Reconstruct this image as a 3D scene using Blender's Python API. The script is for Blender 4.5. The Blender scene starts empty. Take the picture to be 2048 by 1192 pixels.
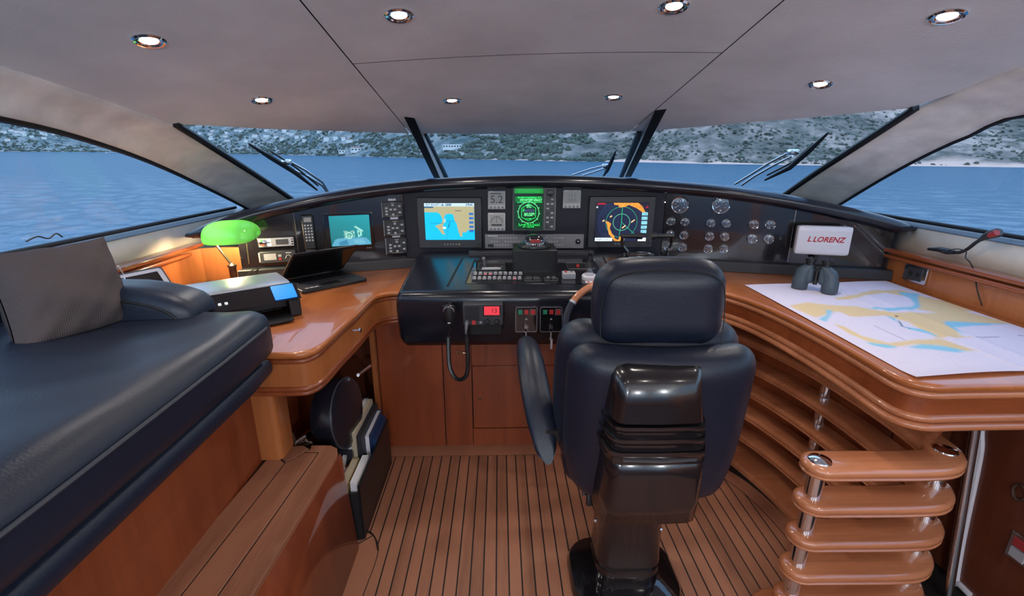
import bpy, bmesh, math, random
import numpy as np
from mathutils import Vector, Matrix
random.seed(7)
S = bpy.context.scene
COL = S.collection
R = math.radians
# ------------------------------------------------------------------ camera, world, exposure
F = 950.0; PITCH = R(16.87); YAW = R(1.45); EYE = 1.6
cam = bpy.data.cameras.new('camera'); cam_o = bpy.data.objects.new('camera', cam); COL.objects.link(cam_o)
cam_o.location = (0, 0, EYE); cam_o.rotation_euler = (R(90) - PITCH, 0, -YAW)
cam.sensor_width = 36; cam.lens = F / 2048 * 36; cam.clip_start = .02; cam.clip_end = 6000
S.camera = cam_o
vs = S.view_settings
vs.view_transform = 'Standard'; vs.look = 'None'; vs.gamma = 1; vs.use_curve_mapping = False
vs.exposure = 0.32
SKY = 1.85
LAMP = 5.6
SALOON_FILL = 40.0  # energy of each fill globe added behind the camera
W = bpy.data.worlds.new('sky'); S.world = W; W.use_nodes = True
wn = W.node_tree.nodes; wl = W.node_tree.links
bgn = wn['Background']
tc = wn.new('ShaderNodeTexCoord'); sx = wn.new('ShaderNodeSeparateXYZ'); rp = wn.new('ShaderNodeValToRGB')
wl.new(tc.outputs['Generated'], sx.inputs[0]); wl.new(sx.outputs['Z'], rp.inputs[0]); wl.new(rp.outputs[0], bgn.inputs[0])
rp.color_ramp.elements[0].color = (.50, .67, .84, 1); rp.color_ramp.elements[1].color = (.27, .46, .84, 1)
rp.color_ramp.elements[1].position = .9
bgn.inputs[1].default_value = SKY

# ------------------------------------------------------------------ pixel rays (2048 x 1192 frame) onto real surfaces
cp, sp, cy_, sy_ = math.cos(PITCH), math.sin(PITCH), math.cos(YAW), math.sin(YAW)
def ray(px, py):
    u = (px - 1024) / F; v = (py - 596) / F
    f = cp - v * sp; up = -sp - v * cp
    return Vector((u * cy_ + f * sy_, f * cy_ - u * sy_, up))
O = Vector((0, 0, EYE))
def PZ(px, py, z): d = ray(px, py); return O + d * ((z - EYE) / d.z)
def PY(px, py, y): d = ray(px, py); return O + d * (y / d.y)
def PX(px, py, x): d = ray(px, py); return O + d * (x / d.x)
def solve(px, py, g, a=.4, b=9):
    d = ray(px, py); h = lambda t: g(O + d * t)
    ha = h(a)
    for _ in range(50):
        m = (a + b) / 2
        if (h(m) > 0) == (ha > 0): a = m
        else: b = m
    return O + d * a
def ceil_z(x, y):
    y = max(y, 1.0)
    return 2.296 - .18 * y - .07 * (x - .22) ** 2
def PC(px, py): return solve(px, py, lambda p: p.z - ceil_z(p.x, p.y))

# ------------------------------------------------------------------ materials
MATS = {}
def nodes(name):
    m = bpy.data.materials.new(name); m.use_nodes = True
    nt = m.node_tree; b = nt.nodes['Principled BSDF']
    MATS[name] = m
    return m, nt, b
def lin(c):
    return tuple(((v / 255) / 12.92 if v / 255 <= .04045 else ((v / 255 + .055) / 1.055) ** 2.4) for v in c)
def plain(name, col, rough=.5, metal=0, coat=0, emit=0, spec=.5, bump=0, bscale=200, var=0, vscale=8, coat_rough=.05):
    m, nt, b = nodes(name)
    c = tuple(col) + (1,)
    b.inputs['Base Color'].default_value = c; b.inputs['Roughness'].default_value = rough
    b.inputs['Metallic'].default_value = metal; b.inputs['Coat Weight'].default_value = coat
    b.inputs['Coat Roughness'].default_value = coat_rough
    b.inputs['Specular IOR Level'].default_value = spec
    if emit:
        b.inputs['Emission Color'].default_value = c; b.inputs['Emission Strength'].default_value = emit
    if bump or var:
        t = nt.nodes.new('ShaderNodeTexCoord')
    if bump:
        n = nt.nodes.new('ShaderNodeTexNoise'); n.inputs['Scale'].default_value = bscale; n.inputs['Detail'].default_value = 3
        bp = nt.nodes.new('ShaderNodeBump'); bp.inputs['Strength'].default_value = bump; bp.inputs['Distance'].default_value = .002
        nt.links.new(t.outputs['Object'], n.inputs['Vector']); nt.links.new(n.outputs['Fac'], bp.inputs['Height']); nt.links.new(bp.outputs[0], b.inputs['Normal'])
    if var:
        n = nt.nodes.new('ShaderNodeTexNoise'); n.inputs['Scale'].default_value = vscale; n.inputs['Detail'].default_value = 5
        r = nt.nodes.new('ShaderNodeValToRGB')
        r.color_ramp.elements[0].position = .3; r.color_ramp.elements[1].position = .7
        r.color_ramp.elements[0].color = tuple(v * (1 - var) for v in col) + (1,); r.color_ramp.elements[1].color = tuple(min(1, v * (1 + var)) for v in col) + (1,)
        nt.links.new(t.outputs['Object'], n.inputs['Vector']); nt.links.new(n.outputs['Fac'], r.inputs[0]); nt.links.new(r.outputs[0], b.inputs['Base Color'])
    return m
def wood(name, c1, c2, axis='Z', rough=.35, coat=.6, scale=9, coat_rough=.04, rnd=0):
    """varnished veneer: stretched noise along one axis, slow figure, fine pores"""
    m, nt, b = nodes(name); N = nt.nodes.new; L = nt.links.new
    t = N('ShaderNodeTexCoord'); mp = N('ShaderNodeMapping'); L(t.outputs['Object'], mp.inputs[0])
    k = {'X': (.06, 1, 1), 'Y': (1, .06, 1), 'Z': (1, 1, .06)}[axis]
    mp.inputs['Scale'].default_value = k
    n1 = N('ShaderNodeTexNoise'); n1.inputs['Scale'].default_value = scale; n1.inputs['Detail'].default_value = 6; n1.inputs['Distortion'].default_value = .6
    n2 = N('ShaderNodeTexNoise'); n2.inputs['Scale'].default_value = scale * 14; n2.inputs['Detail'].default_value = 3
    n3 = N('ShaderNodeTexNoise'); n3.inputs['Scale'].default_value = 2.2; n3.inputs['Detail'].default_value = 2
    L(mp.outputs[0], n1.inputs['Vector']); L(mp.outputs[0], n2.inputs['Vector']); L(t.outputs['Object'], n3.inputs['Vector'])
    a = N('ShaderNodeMath'); a.operation = 'MULTIPLY_ADD'; L(n2.outputs['Fac'], a.inputs[0]); a.inputs[1].default_value = .35; L(n1.outputs['Fac'], a.inputs[2])
    a2 = N('ShaderNodeMath'); a2.operation = 'MULTIPLY_ADD'; L(n3.outputs['Fac'], a2.inputs[0]); a2.inputs[1].default_value = .35; L(a.outputs[0], a2.inputs[2])
    last = a2
    if rnd:
        oi = N('ShaderNodeObjectInfo'); a3 = N('ShaderNodeMath'); a3.operation = 'MULTIPLY_ADD'
        L(oi.outputs['Random'], a3.inputs[0]); a3.inputs[1].default_value = rnd; L(a2.outputs[0], a3.inputs[2]); last = a3
        off = N('ShaderNodeVectorMath'); off.operation = 'ADD'; L(t.outputs['Object'], off.inputs[0])
        cmb = N('ShaderNodeCombineXYZ'); mu = N('ShaderNodeMath'); mu.operation = 'MULTIPLY'; mu.inputs[1].default_value = 37
        L(oi.outputs['Random'], mu.inputs[0]); L(mu.outputs[0], cmb.inputs[0]); L(mu.outputs[0], cmb.inputs[1]); L(cmb.outputs[0], off.inputs[1]); L(off.outputs[0], mp.inputs[0])
    r = N('ShaderNodeValToRGB'); L(last.outputs[0], r.inputs[0])
    r.color_ramp.elements[0].position = .55; r.color_ramp.elements[1].position = 1.15 if not rnd else 1.25
    r.color_ramp.elements[0].position = .5
    r.color_ramp.elements[1].position = 1.0
    r.color_ramp.elements[0].color = tuple(c1) + (1,); r.color_ramp.elements[1].color = tuple(c2) + (1,)
    L(r.outputs[0], b.inputs['Base Color'])
    b.inputs['Roughness'].default_value = rough; b.inputs['Coat Weight'].default_value = coat; b.inputs['Coat Roughness'].default_value = coat_rough
    return m
def attr_mat(name, emit=0, rough=.6, coat=0):
    m, nt, b = nodes(name)
    a = nt.nodes.new('ShaderNodeAttribute'); a.attribute_name = 'print'
    if emit:
        b.inputs['Base Color'].default_value = (.01, .01, .01, 1)
        nt.links.new(a.outputs['Color'], b.inputs['Emission Color']); b.inputs['Emission Strength'].default_value = emit
    else:
        nt.links.new(a.outputs['Color'], b.inputs['Base Color'])
    b.inputs['Roughness'].default_value = rough; b.inputs['Coat Weight'].default_value = coat
    return m
CH1, CH2 = (.15, .030, .009), (.33, .082, .025)
plain('cab_dummy', (1, 1, 1))
wood('cherry_v', (.150, .026, .0085), (.30, .066, .020), 'Z', coat=.45)
wood('cherry_x', CH1, CH2, 'X', coat=.9, rough=.3)
wood('cherry_y', CH1, CH2, 'Y', coat=.9, rough=.3)
wood('cherry_desk', (.28, .068, .016), (.50, .155, .040), 'Y', coat=.8, rough=.3, scale=6)
wood('cherry_wall', (.26, .070, .020), (.46, .150, .044), 'Z', coat=.6, rough=.35, scale=6)
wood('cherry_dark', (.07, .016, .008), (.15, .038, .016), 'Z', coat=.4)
wood('rail_wood', (.34, .105, .042), (.58, .215, .095), 'X', coat=1, rough=.25, scale=6)
wood('teak', (.17, .062, .032), (.37, .150, .080), 'Y', rough=.55, coat=.06, scale=10, coat_rough=.3, rnd=.32)
wood('teak_x', (.24, .090, .046), (.40, .165, .088), 'X', rough=.55, coat=.06, scale=10, coat_rough=.3)
plain('caulk', (.008, .007, .007), .6)
plain('leather', (.008, .0115, .024), .40, spec=.45, bump=.25, bscale=260)
plain('leather_sofa', (.009, .015, .032), .42, spec=.5, bump=.3, bscale=180)
plain('leather_pod', (.010, .011, .018), .26, spec=.6, bump=.06, bscale=320)
plain('vinyl_seam', (.004, .004, .005), .6)
plain('piping', (.045, .05, .065), .45)
plain('ceiling_suede', (.75, .785, .83), .95, spec=.1, bump=.5, bscale=120, var=.10, vscale=3.0)
plain('pillar_suede', (.87, .85, .82), .95, spec=.1, bump=.4, bscale=90, var=.16, vscale=7)
plain('cream_panel', (.85, .74, .60), .7, spec=.2, var=.12, vscale=6)
plain('sill_grey', (.20, .28, .38), .35)
plain('rubber', (.006, .006, .007), .5)
plain('console_panel', (.010, .008, .010), .16, spec=.6, coat=.6, coat_rough=.03)
plain('console_mid', (.011, .011, .020), .4, spec=.22)
plain('plinth', (.020, .020, .025), .5)
plain('black_plastic', (.010, .010, .012), .35)
plain('black_gloss', (.008, .007, .008), .08, coat=.8)
plain('chair_plastic', (.011, .008, .009), .22, coat=.5, coat_rough=.1)
plain('black_matt', (.006, .006, .007), .7)
plain('bezel', (.014, .015, .022), .38)
plain('grey_plastic', (.36, .36, .38), .45)
plain('mid_grey', (.15, .15, .165), .45)
plain('dark_grey', (.035, .036, .042), .45)
plain('lcd', (.30, .30, .29), .25)
plain('lcd_ink', (.03, .03, .032), .4)
plain('white_plastic', (.62, .58, .62), .35, coat=.3)
plain('white_ink', (.75, .75, .78), .5)
plain('paper', (.74, .72, .74), .8)
plain('red_ink', (.42, .018, .022), .5)
plain('red_plastic', (.48, .03, .03), .4)
plain('green_plastic', (.02, .23, .12), .4)
plain('chrome', (.78, .78, .80), .06, metal=1)
plain('steel', (.55, .55, .57), .22, metal=1)
plain('brass', (.42, .33, .22), .28, metal=1)
plain('brass_dark', (.14, .10, .07), .35, metal=.8)
plain('silver_paint', (.50, .50, .52), .3, metal=.6)
plain('binocular_rubber', (.045, .065, .085), .5)
plain('gauge_face', (.05, .05, .056), .3)
plain('gauge_face_dark', (.014, .014, .016), .3)
plain('lens_white', (1, .97, .93), .3, emit=9)
plain('fill_globe_opal', (1, .93, .85), .3, emit=2.0)
plain('pillow_cord', (.10, .082, .082), .95, spec=.1)
plain('orange_spine', (.40, .14, .06), .6); plain('blue_cover', (.02, .05, .14), .4); plain('dark_cover', (.02, .022, .03), .5)
plain('cream_cover', (.50, .42, .30), .7); plain('yellow_cover', (.42, .30, .14), .7); plain('red_cover', (.35, .03, .03), .5)
plain('blue_light', (.01, .22, .85), .3, emit=.55)
plain('red_lcd', (.75, .04, .06), .4, emit=.55)
plain('red_glow', (1, .05, .08), .4, emit=1.2)
plain('white_glow', (.75, .85, 1), .4, emit=.9)
plain('blue_float', (.02, .06, .30), .5)
plain('warm_white', (.78, .76, .72), .5)
plain('tan_gap', (.30, .16, .07), .6)
attr_mat('screen', emit=1.0, rough=.15)
attr_mat('printed', rough=.75)
# window glass: thin pane, mostly see-through with a faint mirror
m, nt, b = nodes('glass'); nt.nodes.remove(b)
g = nt.nodes.new('ShaderNodeBsdfGlossy'); g.inputs['Roughness'].default_value = .0; g.inputs['Color'].default_value = (1, 1, 1, 1)
tr = nt.nodes.new('ShaderNodeBsdfTransparent'); tr.inputs['Color'].default_value = (.86, .93, .97, 1)
mx = nt.nodes.new('ShaderNodeMixShader'); mx.inputs[0].default_value = .025
nt.links.new(tr.outputs[0], mx.inputs[1]); nt.links.new(g.outputs[0], mx.inputs[2]); nt.links.new(mx.outputs[0], nt.nodes['Material Output'].inputs[0])
# clear plastic lens
m, nt, b = nodes('clear_lens'); nt.nodes.remove(b)
g = nt.nodes.new('ShaderNodeBsdfGlossy'); g.inputs['Roughness'].default_value = .02
tr = nt.nodes.new('ShaderNodeBsdfTransparent'); tr.inputs['Color'].default_value = (.93, .94, .96, 1)
mx = nt.nodes.new('ShaderNodeMixShader'); mx.inputs[0].default_value = .10
nt.links.new(tr.outputs[0], mx.inputs[1]); nt.links.new(g.outputs[0], mx.inputs[2]); nt.links.new(mx.outputs[0], nt.nodes['Material Output'].inputs[0])
# green cased glass of the desk lamp: lets the bulb's light through
m, nt, b = nodes('green_glass'); nt.nodes.remove(b)
g = nt.nodes.new('ShaderNodeBsdfGlossy'); g.inputs['Roughness'].default_value = .08
tl = nt.nodes.new('ShaderNodeBsdfTranslucent'); tl.inputs['Color'].default_value = (.20, .42, .19, 1)
df = nt.nodes.new('ShaderNodeBsdfDiffuse'); df.inputs['Color'].default_value = (.10, .50, .12, 1)
m1 = nt.nodes.new('ShaderNodeMixShader'); m1.inputs[0].default_value = .35; m2 = nt.nodes.new('ShaderNodeMixShader'); m2.inputs[0].default_value = .06
nt.links.new(tl.outputs[0], m1.inputs[1]); nt.links.new(df.outputs[0], m1.inputs[2]); nt.links.new(m1.outputs[0], m2.inputs[1]); nt.links.new(g.outputs[0], m2.inputs[2]); nt.links.new(m2.outputs[0], nt.nodes['Material Output'].inputs[0])
# corduroy: fine ribs in the pillow's bump
m = MATS['pillow_cord']; nt = m.node_tree; b = nt.nodes['Principled BSDF']
t = nt.nodes.new('ShaderNodeTexCoord'); wv = nt.nodes.new('ShaderNodeTexWave'); wv.inputs['Scale'].default_value = 60; wv.inputs['Distortion'].default_value = .8; wv.bands_direction = 'Y'
bp = nt.nodes.new('ShaderNodeBump'); bp.inputs['Strength'].default_value = .5; bp.inputs['Distance'].default_value = .0016
nt.links.new(t.outputs['Object'], wv.inputs['Vector']); nt.links.new(wv.outputs['Fac'], bp.inputs['Height']); nt.links.new(bp.outputs[0], b.inputs['Normal'])

# ------------------------------------------------------------------ object helpers
def tag(o, label, cat, group=None):
    o['label'] = label; o['category'] = cat
    if group: o['group'] = group
    return o
ROOTM = {}
def empty(name, loc=(0, 0, 0), M=None, label=None, cat=None, group=None):
    o = bpy.data.objects.new(name, None); COL.objects.link(o); o.empty_display_size = .05
    M = M if M is not None else Matrix.Translation(loc)
    o.matrix_world = M; o.matrix_basis = M
    ROOTM[o] = M.copy()
    if label: tag(o, label, cat, group)
    return o
def v3(p): return Vector(p)
class MB:
    def __init__(s): s.v = []; s.f = []
    def add(s, vs, fs, M=None):
        n = len(s.v)
        s.v += [(M @ Vector(p)) if M is not None else Vector(p) for p in vs]
        s.f += [tuple(i + n for i in f) for f in fs]
        return s
    def box(s, c, d, M=None):
        x, y, z = (k / 2 for k in d); c = Vector(c)
        vs = [c + Vector((a * x, b * y, e * z)) for e in (-1, 1) for b in (-1, 1) for a in (-1, 1)]
        return s.add(vs, [(0, 2, 3, 1), (4, 5, 7, 6), (0, 1, 5, 4), (2, 6, 7, 3), (0, 4, 6, 2), (1, 3, 7, 5)], M)
    def loft(s, rings, M=None, caps=True, closed=True):
        n = len(rings[0]); vs = [p for r in rings for p in r]; fs = []
        for i in range(len(rings) - 1):
            for j in range(n if closed else n - 1):
                k = (j + 1) % n
                fs.append((i * n + j, i * n + k, (i + 1) * n + k, (i + 1) * n + j))
        if caps:
            fs.append(tuple(range(n - 1, -1, -1))); fs.append(tuple((len(rings) - 1) * n + j for j in range(n)))
        return s.add(vs, fs, M)
    def cyl(s, a, b, r, r2=None, n=16, M=None):
        return s.tube([a, b], [r, r if r2 is None else r2], n, M)
    def tube(s, path, r, n=10, M=None, caps=True, flat=1):
        path = [Vector(p) for p in path]; k = len(path)
        rs = r if isinstance(r, (list, tuple)) else [r] * k
        rings = []; up = None
        for i, p in enumerate(path):
            t = (path[min(i + 1, k - 1)] - path[max(i - 1, 0)]).normalized()
            if up is None:
                up = Vector((0, 0, 1)) if abs(t.z) < .9 else Vector((0, 1, 0))
            x = t.cross(up).normalized(); up = x.cross(t).normalized()
            rings.append([p + (x * math.cos(2 * math.pi * j / n) + up * (math.sin(2 * math.pi * j / n) * flat)) * rs[i] for j in range(n)])
        return s.loft(rings, M, caps)
    def lathe(s, prof, n=24, M=None, ring=False):
        if ring: prof = list(prof) + [prof[0]]
        rings = [[(r * math.cos(2 * math.pi * j / n), r * math.sin(2 * math.pi * j / n), z) for j in range(n)] for r, z in prof]
        return s.loft(rings, M, caps=not ring)
    def slab(s, outline, layers, M=None):
        """horizontal slab: outline offset inwards by each layer's inset"""
        return s.loft([[(x, y, z) for x, y in inset(outline, d)] for d, z in layers], M)
    def prism(s, poly, z0, z1, M=None): return s.slab(poly, [(0, z0), (0, z1)], M)
    def grid(s, P, M=None):
        a, b = len(P), len(P[0])
        return s.add([p for r in P for p in r], [(i * b + j, i * b + j + 1, (i + 1) * b + j + 1, (i + 1) * b + j) for i in range(a - 1) for j in range(b - 1)], M)
    def rbox(s, c, d, r, n=8, crown=(0, 0, 0), M=None, warp=None):
        """rounded, optionally crowned box"""
        h = [k / 2 for k in d]; c = Vector(c)
        for ax in range(3):
            for sg in (-1, 1):
                vs = []
                a1, a2 = (ax + 1) % 3, (ax + 2) % 3
                for i in range(n + 1):
                    for j in range(n + 1):
                        q = [0, 0, 0]; q[ax] = sg * h[ax]
                        for aa, kk in ((a1, i), (a2, j)):
                            u = kk / n * 2 - 1
                            rr = min(r, h[aa]) / h[aa]
                            # denser samples towards the rounding
                            w = math.copysign(abs(u) ** .7, u) if rr < .6 else u
                            q[aa] = w * h[aa]
                        inn = [max(-(h[k] - min(r, h[k])), min(h[k] - min(r, h[k]), q[k])) for k in range(3)]
                        e = Vector([q[k] - inn[k] for k in range(3)])
                        p = Vector(inn) + (e.normalized() * r if e.length > 1e-9 else e)
                        for k in range(3):
                            o1, o2 = (k + 1) % 3, (k + 2) % 3
                            p[k] += crown[k] * (p[k] / h[k]) * max(0, 1 - (p[o1] / h[o1]) ** 2) * max(0, 1 - (p[o2] / h[o2]) ** 2)
                        if warp: p = warp(p)
                        vs.append(p + c)
                fs = []
                for i in range(n):
                    for j in range(n):
                        q4 = (i * (n + 1) + j, (i + 1) * (n + 1) + j, (i + 1) * (n + 1) + j + 1, i * (n + 1) + j + 1)
                        fs.append(q4 if sg > 0 else q4[::-1])
                s.add(vs, fs, M)
        return s
    def build(s, name, mat, parent=None, world=True, bevel=0, seg=2, smooth=True, thick=0, angle=38, weld=True, sub=0):
        vs = s.v
        if parent is not None and world:
            I = ROOTM[parent].inverted(); vs = [I @ p for p in vs]
        me = bpy.data.meshes.new(name); me.from_pydata([tuple(p) for p in vs], [], s.f); me.validate()
        bm = bmesh.new(); bm.from_mesh(me)
        if weld: bmesh.ops.remove_doubles(bm, verts=bm.verts, dist=2e-5)
        bmesh.ops.recalc_face_normals(bm, faces=bm.faces)
        for f in bm.faces: f.smooth = smooth
        if smooth:
            ca = R(angle)
            for e in bm.edges:
                e.smooth = not (len(e.link_faces) == 2 and e.calc_face_angle(0) > ca)
        bm.to_mesh(me); bm.free()
        o = bpy.data.objects.new(name, me); COL.objects.link(o)
        if mat: me.materials.append(MATS[mat])
        if parent is not None:
            o.parent = parent; ROOTM[o] = ROOTM[parent]
        else: ROOTM[o] = Matrix.Identity(4)
        if thick:
            md = o.modifiers.new('thick', 'SOLIDIFY'); md.thickness = thick; md.offset = 0
        if sub:
            md = o.modifiers.new('sub', 'SUBSURF'); md.levels = sub; md.render_levels = sub
        if bevel:
            md = o.modifiers.new('bevel', 'BEVEL'); md.width = bevel; md.segments = seg; md.limit_method = 'ANGLE'; md.angle_limit = R(40)
        return o
def inset(poly, d):
    n = len(poly)
    if abs(d) < 1e-9: return [tuple(p[:2]) for p in poly]
    area = sum(poly[i][0] * poly[(i + 1) % n][1] - poly[(i + 1) % n][0] * poly[i][1] for i in range(n))
    sg = 1 if area > 0 else -1
    out = []
    for i in range(n):
        a, b, c = Vector(poly[i - 1][:2]), Vector(poly[i][:2]), Vector(poly[(i + 1) % n][:2])
        e1 = (b - a).normalized(); e2 = (c - b).normalized()
        n1 = Vector((-e1.y, e1.x)) * sg; n2 = Vector((-e2.y, e2.x)) * sg
        m = n1 + n2
        m = m / max(m.length_squared / 2, .25) if m.length > 1e-6 else n1
        out.append(tuple(b + m * d))
    return out
def part(name, mat, parent, fn, **k):
    b = MB(); fn(b); return b.build(name, mat, parent, **k)
def struct(o):
    o['kind'] = 'structure'; return o
def spline(pts, n=8):
    """Catmull-Rom through points"""
    P = [Vector(p) for p in pts]; P = [P[0] * 2 - P[1]] + P + [P[-1] * 2 - P[-2]]; out = []
    for i in range(1, len(P) - 2):
        for k in range(n):
            t = k / n; a, b, c, d = P[i - 1:i + 3]
            out.append(.5 * ((2 * b) + (c - a) * t + (2 * a - 5 * b + 4 * c - d) * t * t + (3 * b - a - 3 * c + d) * t ** 3))
    out.append(P[-2]); return out
def strip(path, w, round_start=True, round_end=True, n=8):
    """2D outline of a strip of width w along a 2D centre line"""
    P = [Vector(p[:2]) for p in path]; Lft = []; Rgt = []
    for i, p in enumerate(P):
        t = (P[min(i + 1, len(P) - 1)] - P[max(i - 1, 0)]).normalized(); nn = Vector((-t.y, t.x))
        Lft.append(p + nn * w / 2); Rgt.append(p - nn * w / 2)
    out = list(Rgt)
    if round_end:
        t = (P[-1] - P[-2]).normalized(); a0 = math.atan2(t.y, t.x) - math.pi / 2
        out += [P[-1] + Vector((math.cos(a0 + math.pi * k / n), math.sin(a0 + math.pi * k / n))) * w / 2 for k in range(1, n)]
    out += Lft[::-1]
    if round_start:
        t = (P[0] - P[1]).normalized(); a0 = math.atan2(t.y, t.x) - math.pi / 2
        out += [P[0] + Vector((math.cos(a0 + math.pi * k / n), math.sin(a0 + math.pi * k / n))) * w / 2 for k in range(1, n)]
    return [tuple(p) for p in out]
def rrect(w, h, r, n=5, cx=0, cy=0):
    out = []
    for k, (sx_, sy2) in enumerate(((1, 1), (-1, 1), (-1, -1), (1, -1))):
        for i in range(n + 1):
            a = math.pi / 2 * (k + i / n)
            out.append((cx + sx_ * (w / 2 - r) + r * math.cos(a), cy + sy2 * (h / 2 - r) + r * math.sin(a)))
    return out
def text(name, body, size, mat, parent, M, extrude=.0004, shear=0, align='CENTER', bold=0):
    """lettering as thin raised mesh; M is the local matrix in the parent"""
    c = bpy.data.curves.new(name, 'FONT'); c.body = body; c.size = size; c.align_x = align; c.align_y = 'CENTER'; c.extrude = extrude; c.shear = shear; c.offset = bold
    c.resolution_u = 3
    o = bpy.data.objects.new(name, c); COL.objects.link(o)
    dg = bpy.context.evaluated_depsgraph_get(); dg.update()
    me = bpy.data.meshes.new_from_object(o.evaluated_get(dg)); bpy.data.objects.remove(o); bpy.data.curves.remove(c)
    me.name = name; me.materials.clear(); me.materials.append(MATS[mat])
    o = bpy.data.objects.new(name, me); COL.objects.link(o); o.parent = parent; o.matrix_local = M
    return o
# --- printed panels: colour attribute on a fine grid
class Raster:
    def __init__(s, nx, ny, bg):
        s.nx, s.ny = nx, ny
        s.U, s.V = np.meshgrid(np.linspace(0, 1, nx), np.linspace(0, 1, ny))     # V runs down, like a picture
        s.C = np.empty((ny, nx, 3)); s.C[:] = bg
    def poly(s, pts, col, noise=0):
        U, V = s.U, s.V; ins = np.zeros(U.shape, bool); n = len(pts)
        for i in range(n):
            (x1, y1), (x2, y2) = pts[i], pts[(i + 1) % n]
            if y1 == y2: continue
            c = ((y1 > V) != (y2 > V)) & (U < (x2 - x1) * (V - y1) / (y2 - y1) + x1)
            ins ^= c
        s.C[ins] = col; return ins
    def rect(s, x0, y0, x1, y1, col): s.C[(s.U >= x0) & (s.U <= x1) & (s.V >= y0) & (s.V <= y1)] = col
    def line(s, pts, w, col, asp=1):
        for (x1, y1), (x2, y2) in zip(pts, pts[1:]):
            dx, dy = (x2 - x1) * asp, y2 - y1; L2 = dx * dx + dy * dy + 1e-12
            t = np.clip(((s.U - x1) * asp * dx + (s.V - y1) * dy) / L2, 0, 1)
            d = np.hypot((s.U - x1) * asp - t * dx, s.V - y1 - t * dy)
            s.C[d < w] = col
    def ring(s, cx, cy, r, w, col, asp=1):
        d = np.hypot((s.U - cx) * asp, s.V - cy); s.C[np.abs(d - r) < w] = col
    def specks(s, x0, y0, x1, y1, col, dens, cell=1, seed=1):
        rg = np.random.RandomState(seed); k = rg.rand(s.ny // cell + 1, s.nx // cell + 1) < dens
        k = np.kron(k, np.ones((cell, cell), bool))[:s.ny, :s.nx]
        s.C[k & (s.U >= x0) & (s.U <= x1) & (s.V >= y0) & (s.V <= y1)] = col
    def smudge(s, k=1):
        for _ in range(k):
            s.C[1:-1, 1:-1] = (s.C[1:-1, 1:-1] * 2 + s.C[:-2, 1:-1] + s.C[2:, 1:-1] + s.C[1:-1, :-2] + s.C[1:-1, 2:]) / 6
    def build(s, name, mat, parent, pos, gain=1):
        """pos(u, v) gives the local point"""
        me = bpy.data.meshes.new(name); nx, ny = s.nx, s.ny
        vs = [tuple(pos(float(s.U[j, i]), float(s.V[j, i]))) for j in range(ny) for i in range(nx)]
        fs = [(j * nx + i, (j + 1) * nx + i, (j + 1) * nx + i + 1, j * nx + i + 1) for j in range(ny - 1) for i in range(nx - 1)]
        me.from_pydata(vs, [], fs)
        at = me.color_attributes.new('print', 'FLOAT_COLOR', 'POINT')
        c4 = np.ones((ny * nx, 4)); c4[:, :3] = s.C.reshape(-1, 3) * gain
        at.data.foreach_set('color', c4.ravel())
        me.materials.append(MATS[mat])
        for p in me.polygons: p.use_smooth = True
        o = bpy.data.objects.new(name, me); COL.objects.link(o)
        if parent is not None: o.parent = parent
        return o
def srgb(*c): return np.array(lin(c))
# ================================================================== OUTSIDE: sea, shore, hills (the yacht heels slightly)
HEEL = .00977
def heel(p): return Vector((p[0], p[1], p[2] - HEEL * p[0]))
SEA = -4.5
m, nt, b = nodes('sea_water'); N = nt.nodes.new; L = nt.links.new
b.inputs['Base Color'].default_value = (.012, .105, .175, 1); b.inputs['Roughness'].default_value = .15; b.inputs['Specular IOR Level'].default_value = .35; b.inputs['IOR'].default_value = 1.33
t = N('ShaderNodeTexCoord'); mp = N('ShaderNodeMapping'); mp.inputs['Rotation'].default_value = (0, 0, .5); mp.inputs['Scale'].default_value = (1, 1.15, 1)
n1 = N('ShaderNodeTexNoise'); n1.inputs['Scale'].default_value = 1.6; n1.inputs['Detail'].default_value = 5; n1.inputs['Roughness'].default_value = .55
n2 = N('ShaderNodeTexNoise'); n2.inputs['Scale'].default_value = .09; n2.inputs['Detail'].default_value = 3
ad = N('ShaderNodeMath'); ad.operation = 'MULTIPLY_ADD'; ad.inputs[1].default_value = 2.5
bp = N('ShaderNodeBump'); bp.inputs['Strength'].default_value = .6; bp.inputs['Distance'].default_value = .3
L(t.outputs['Object'], mp.inputs[0]); L(mp.outputs[0], n1.inputs['Vector']); L(mp.outputs[0], n2.inputs['Vector'])
L(n2.outputs['Fac'], ad.inputs[0]); L(n1.outputs['Fac'], ad.inputs[2]); L(ad.outputs[0], bp.inputs['Height'])
nt.nodes.remove(b)
wd = N('ShaderNodeBsdfDiffuse'); wd.inputs['Color'].default_value = (.020, .125, .205, 1)      # light scattered back from the water body
wg = N('ShaderNodeBsdfGlossy'); wg.inputs['Roughness'].default_value = .14
fz = N('ShaderNodeFresnel'); fz.inputs['IOR'].default_value = 1.33; fm = N('ShaderNodeMath'); fm.operation = 'MULTIPLY'; fm.inputs[1].default_value = .27
wm = N('ShaderNodeMixShader')
for s_ in (wd, wg, fz): L(bp.outputs[0], s_.inputs['Normal'])
L(fz.outputs[0], fm.inputs[0]); L(fm.outputs[0], wm.inputs[0]); L(wd.outputs[0], wm.inputs[1]); L(wg.outputs[0], wm.inputs[2]); L(wm.outputs[0], nt.nodes['Material Output'].inputs[0])
rw = np.random.RandomState(4)
NR, NTH = 560, 560
rr_ = 12 * (3200 / 12) ** (np.linspace(0, 1, NR) ** 1.25); th_ = np.radians(np.linspace(-66, 66, NTH))
RR, TH = np.meshgrid(rr_, th_, indexing='ij'); SX, SY = RR * np.sin(TH), RR * np.cos(TH); SZ = np.zeros_like(SX)
cell = np.maximum(np.gradient(rr_)[:, None] * np.ones(NTH), RR * np.radians(132) / NTH)
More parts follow.
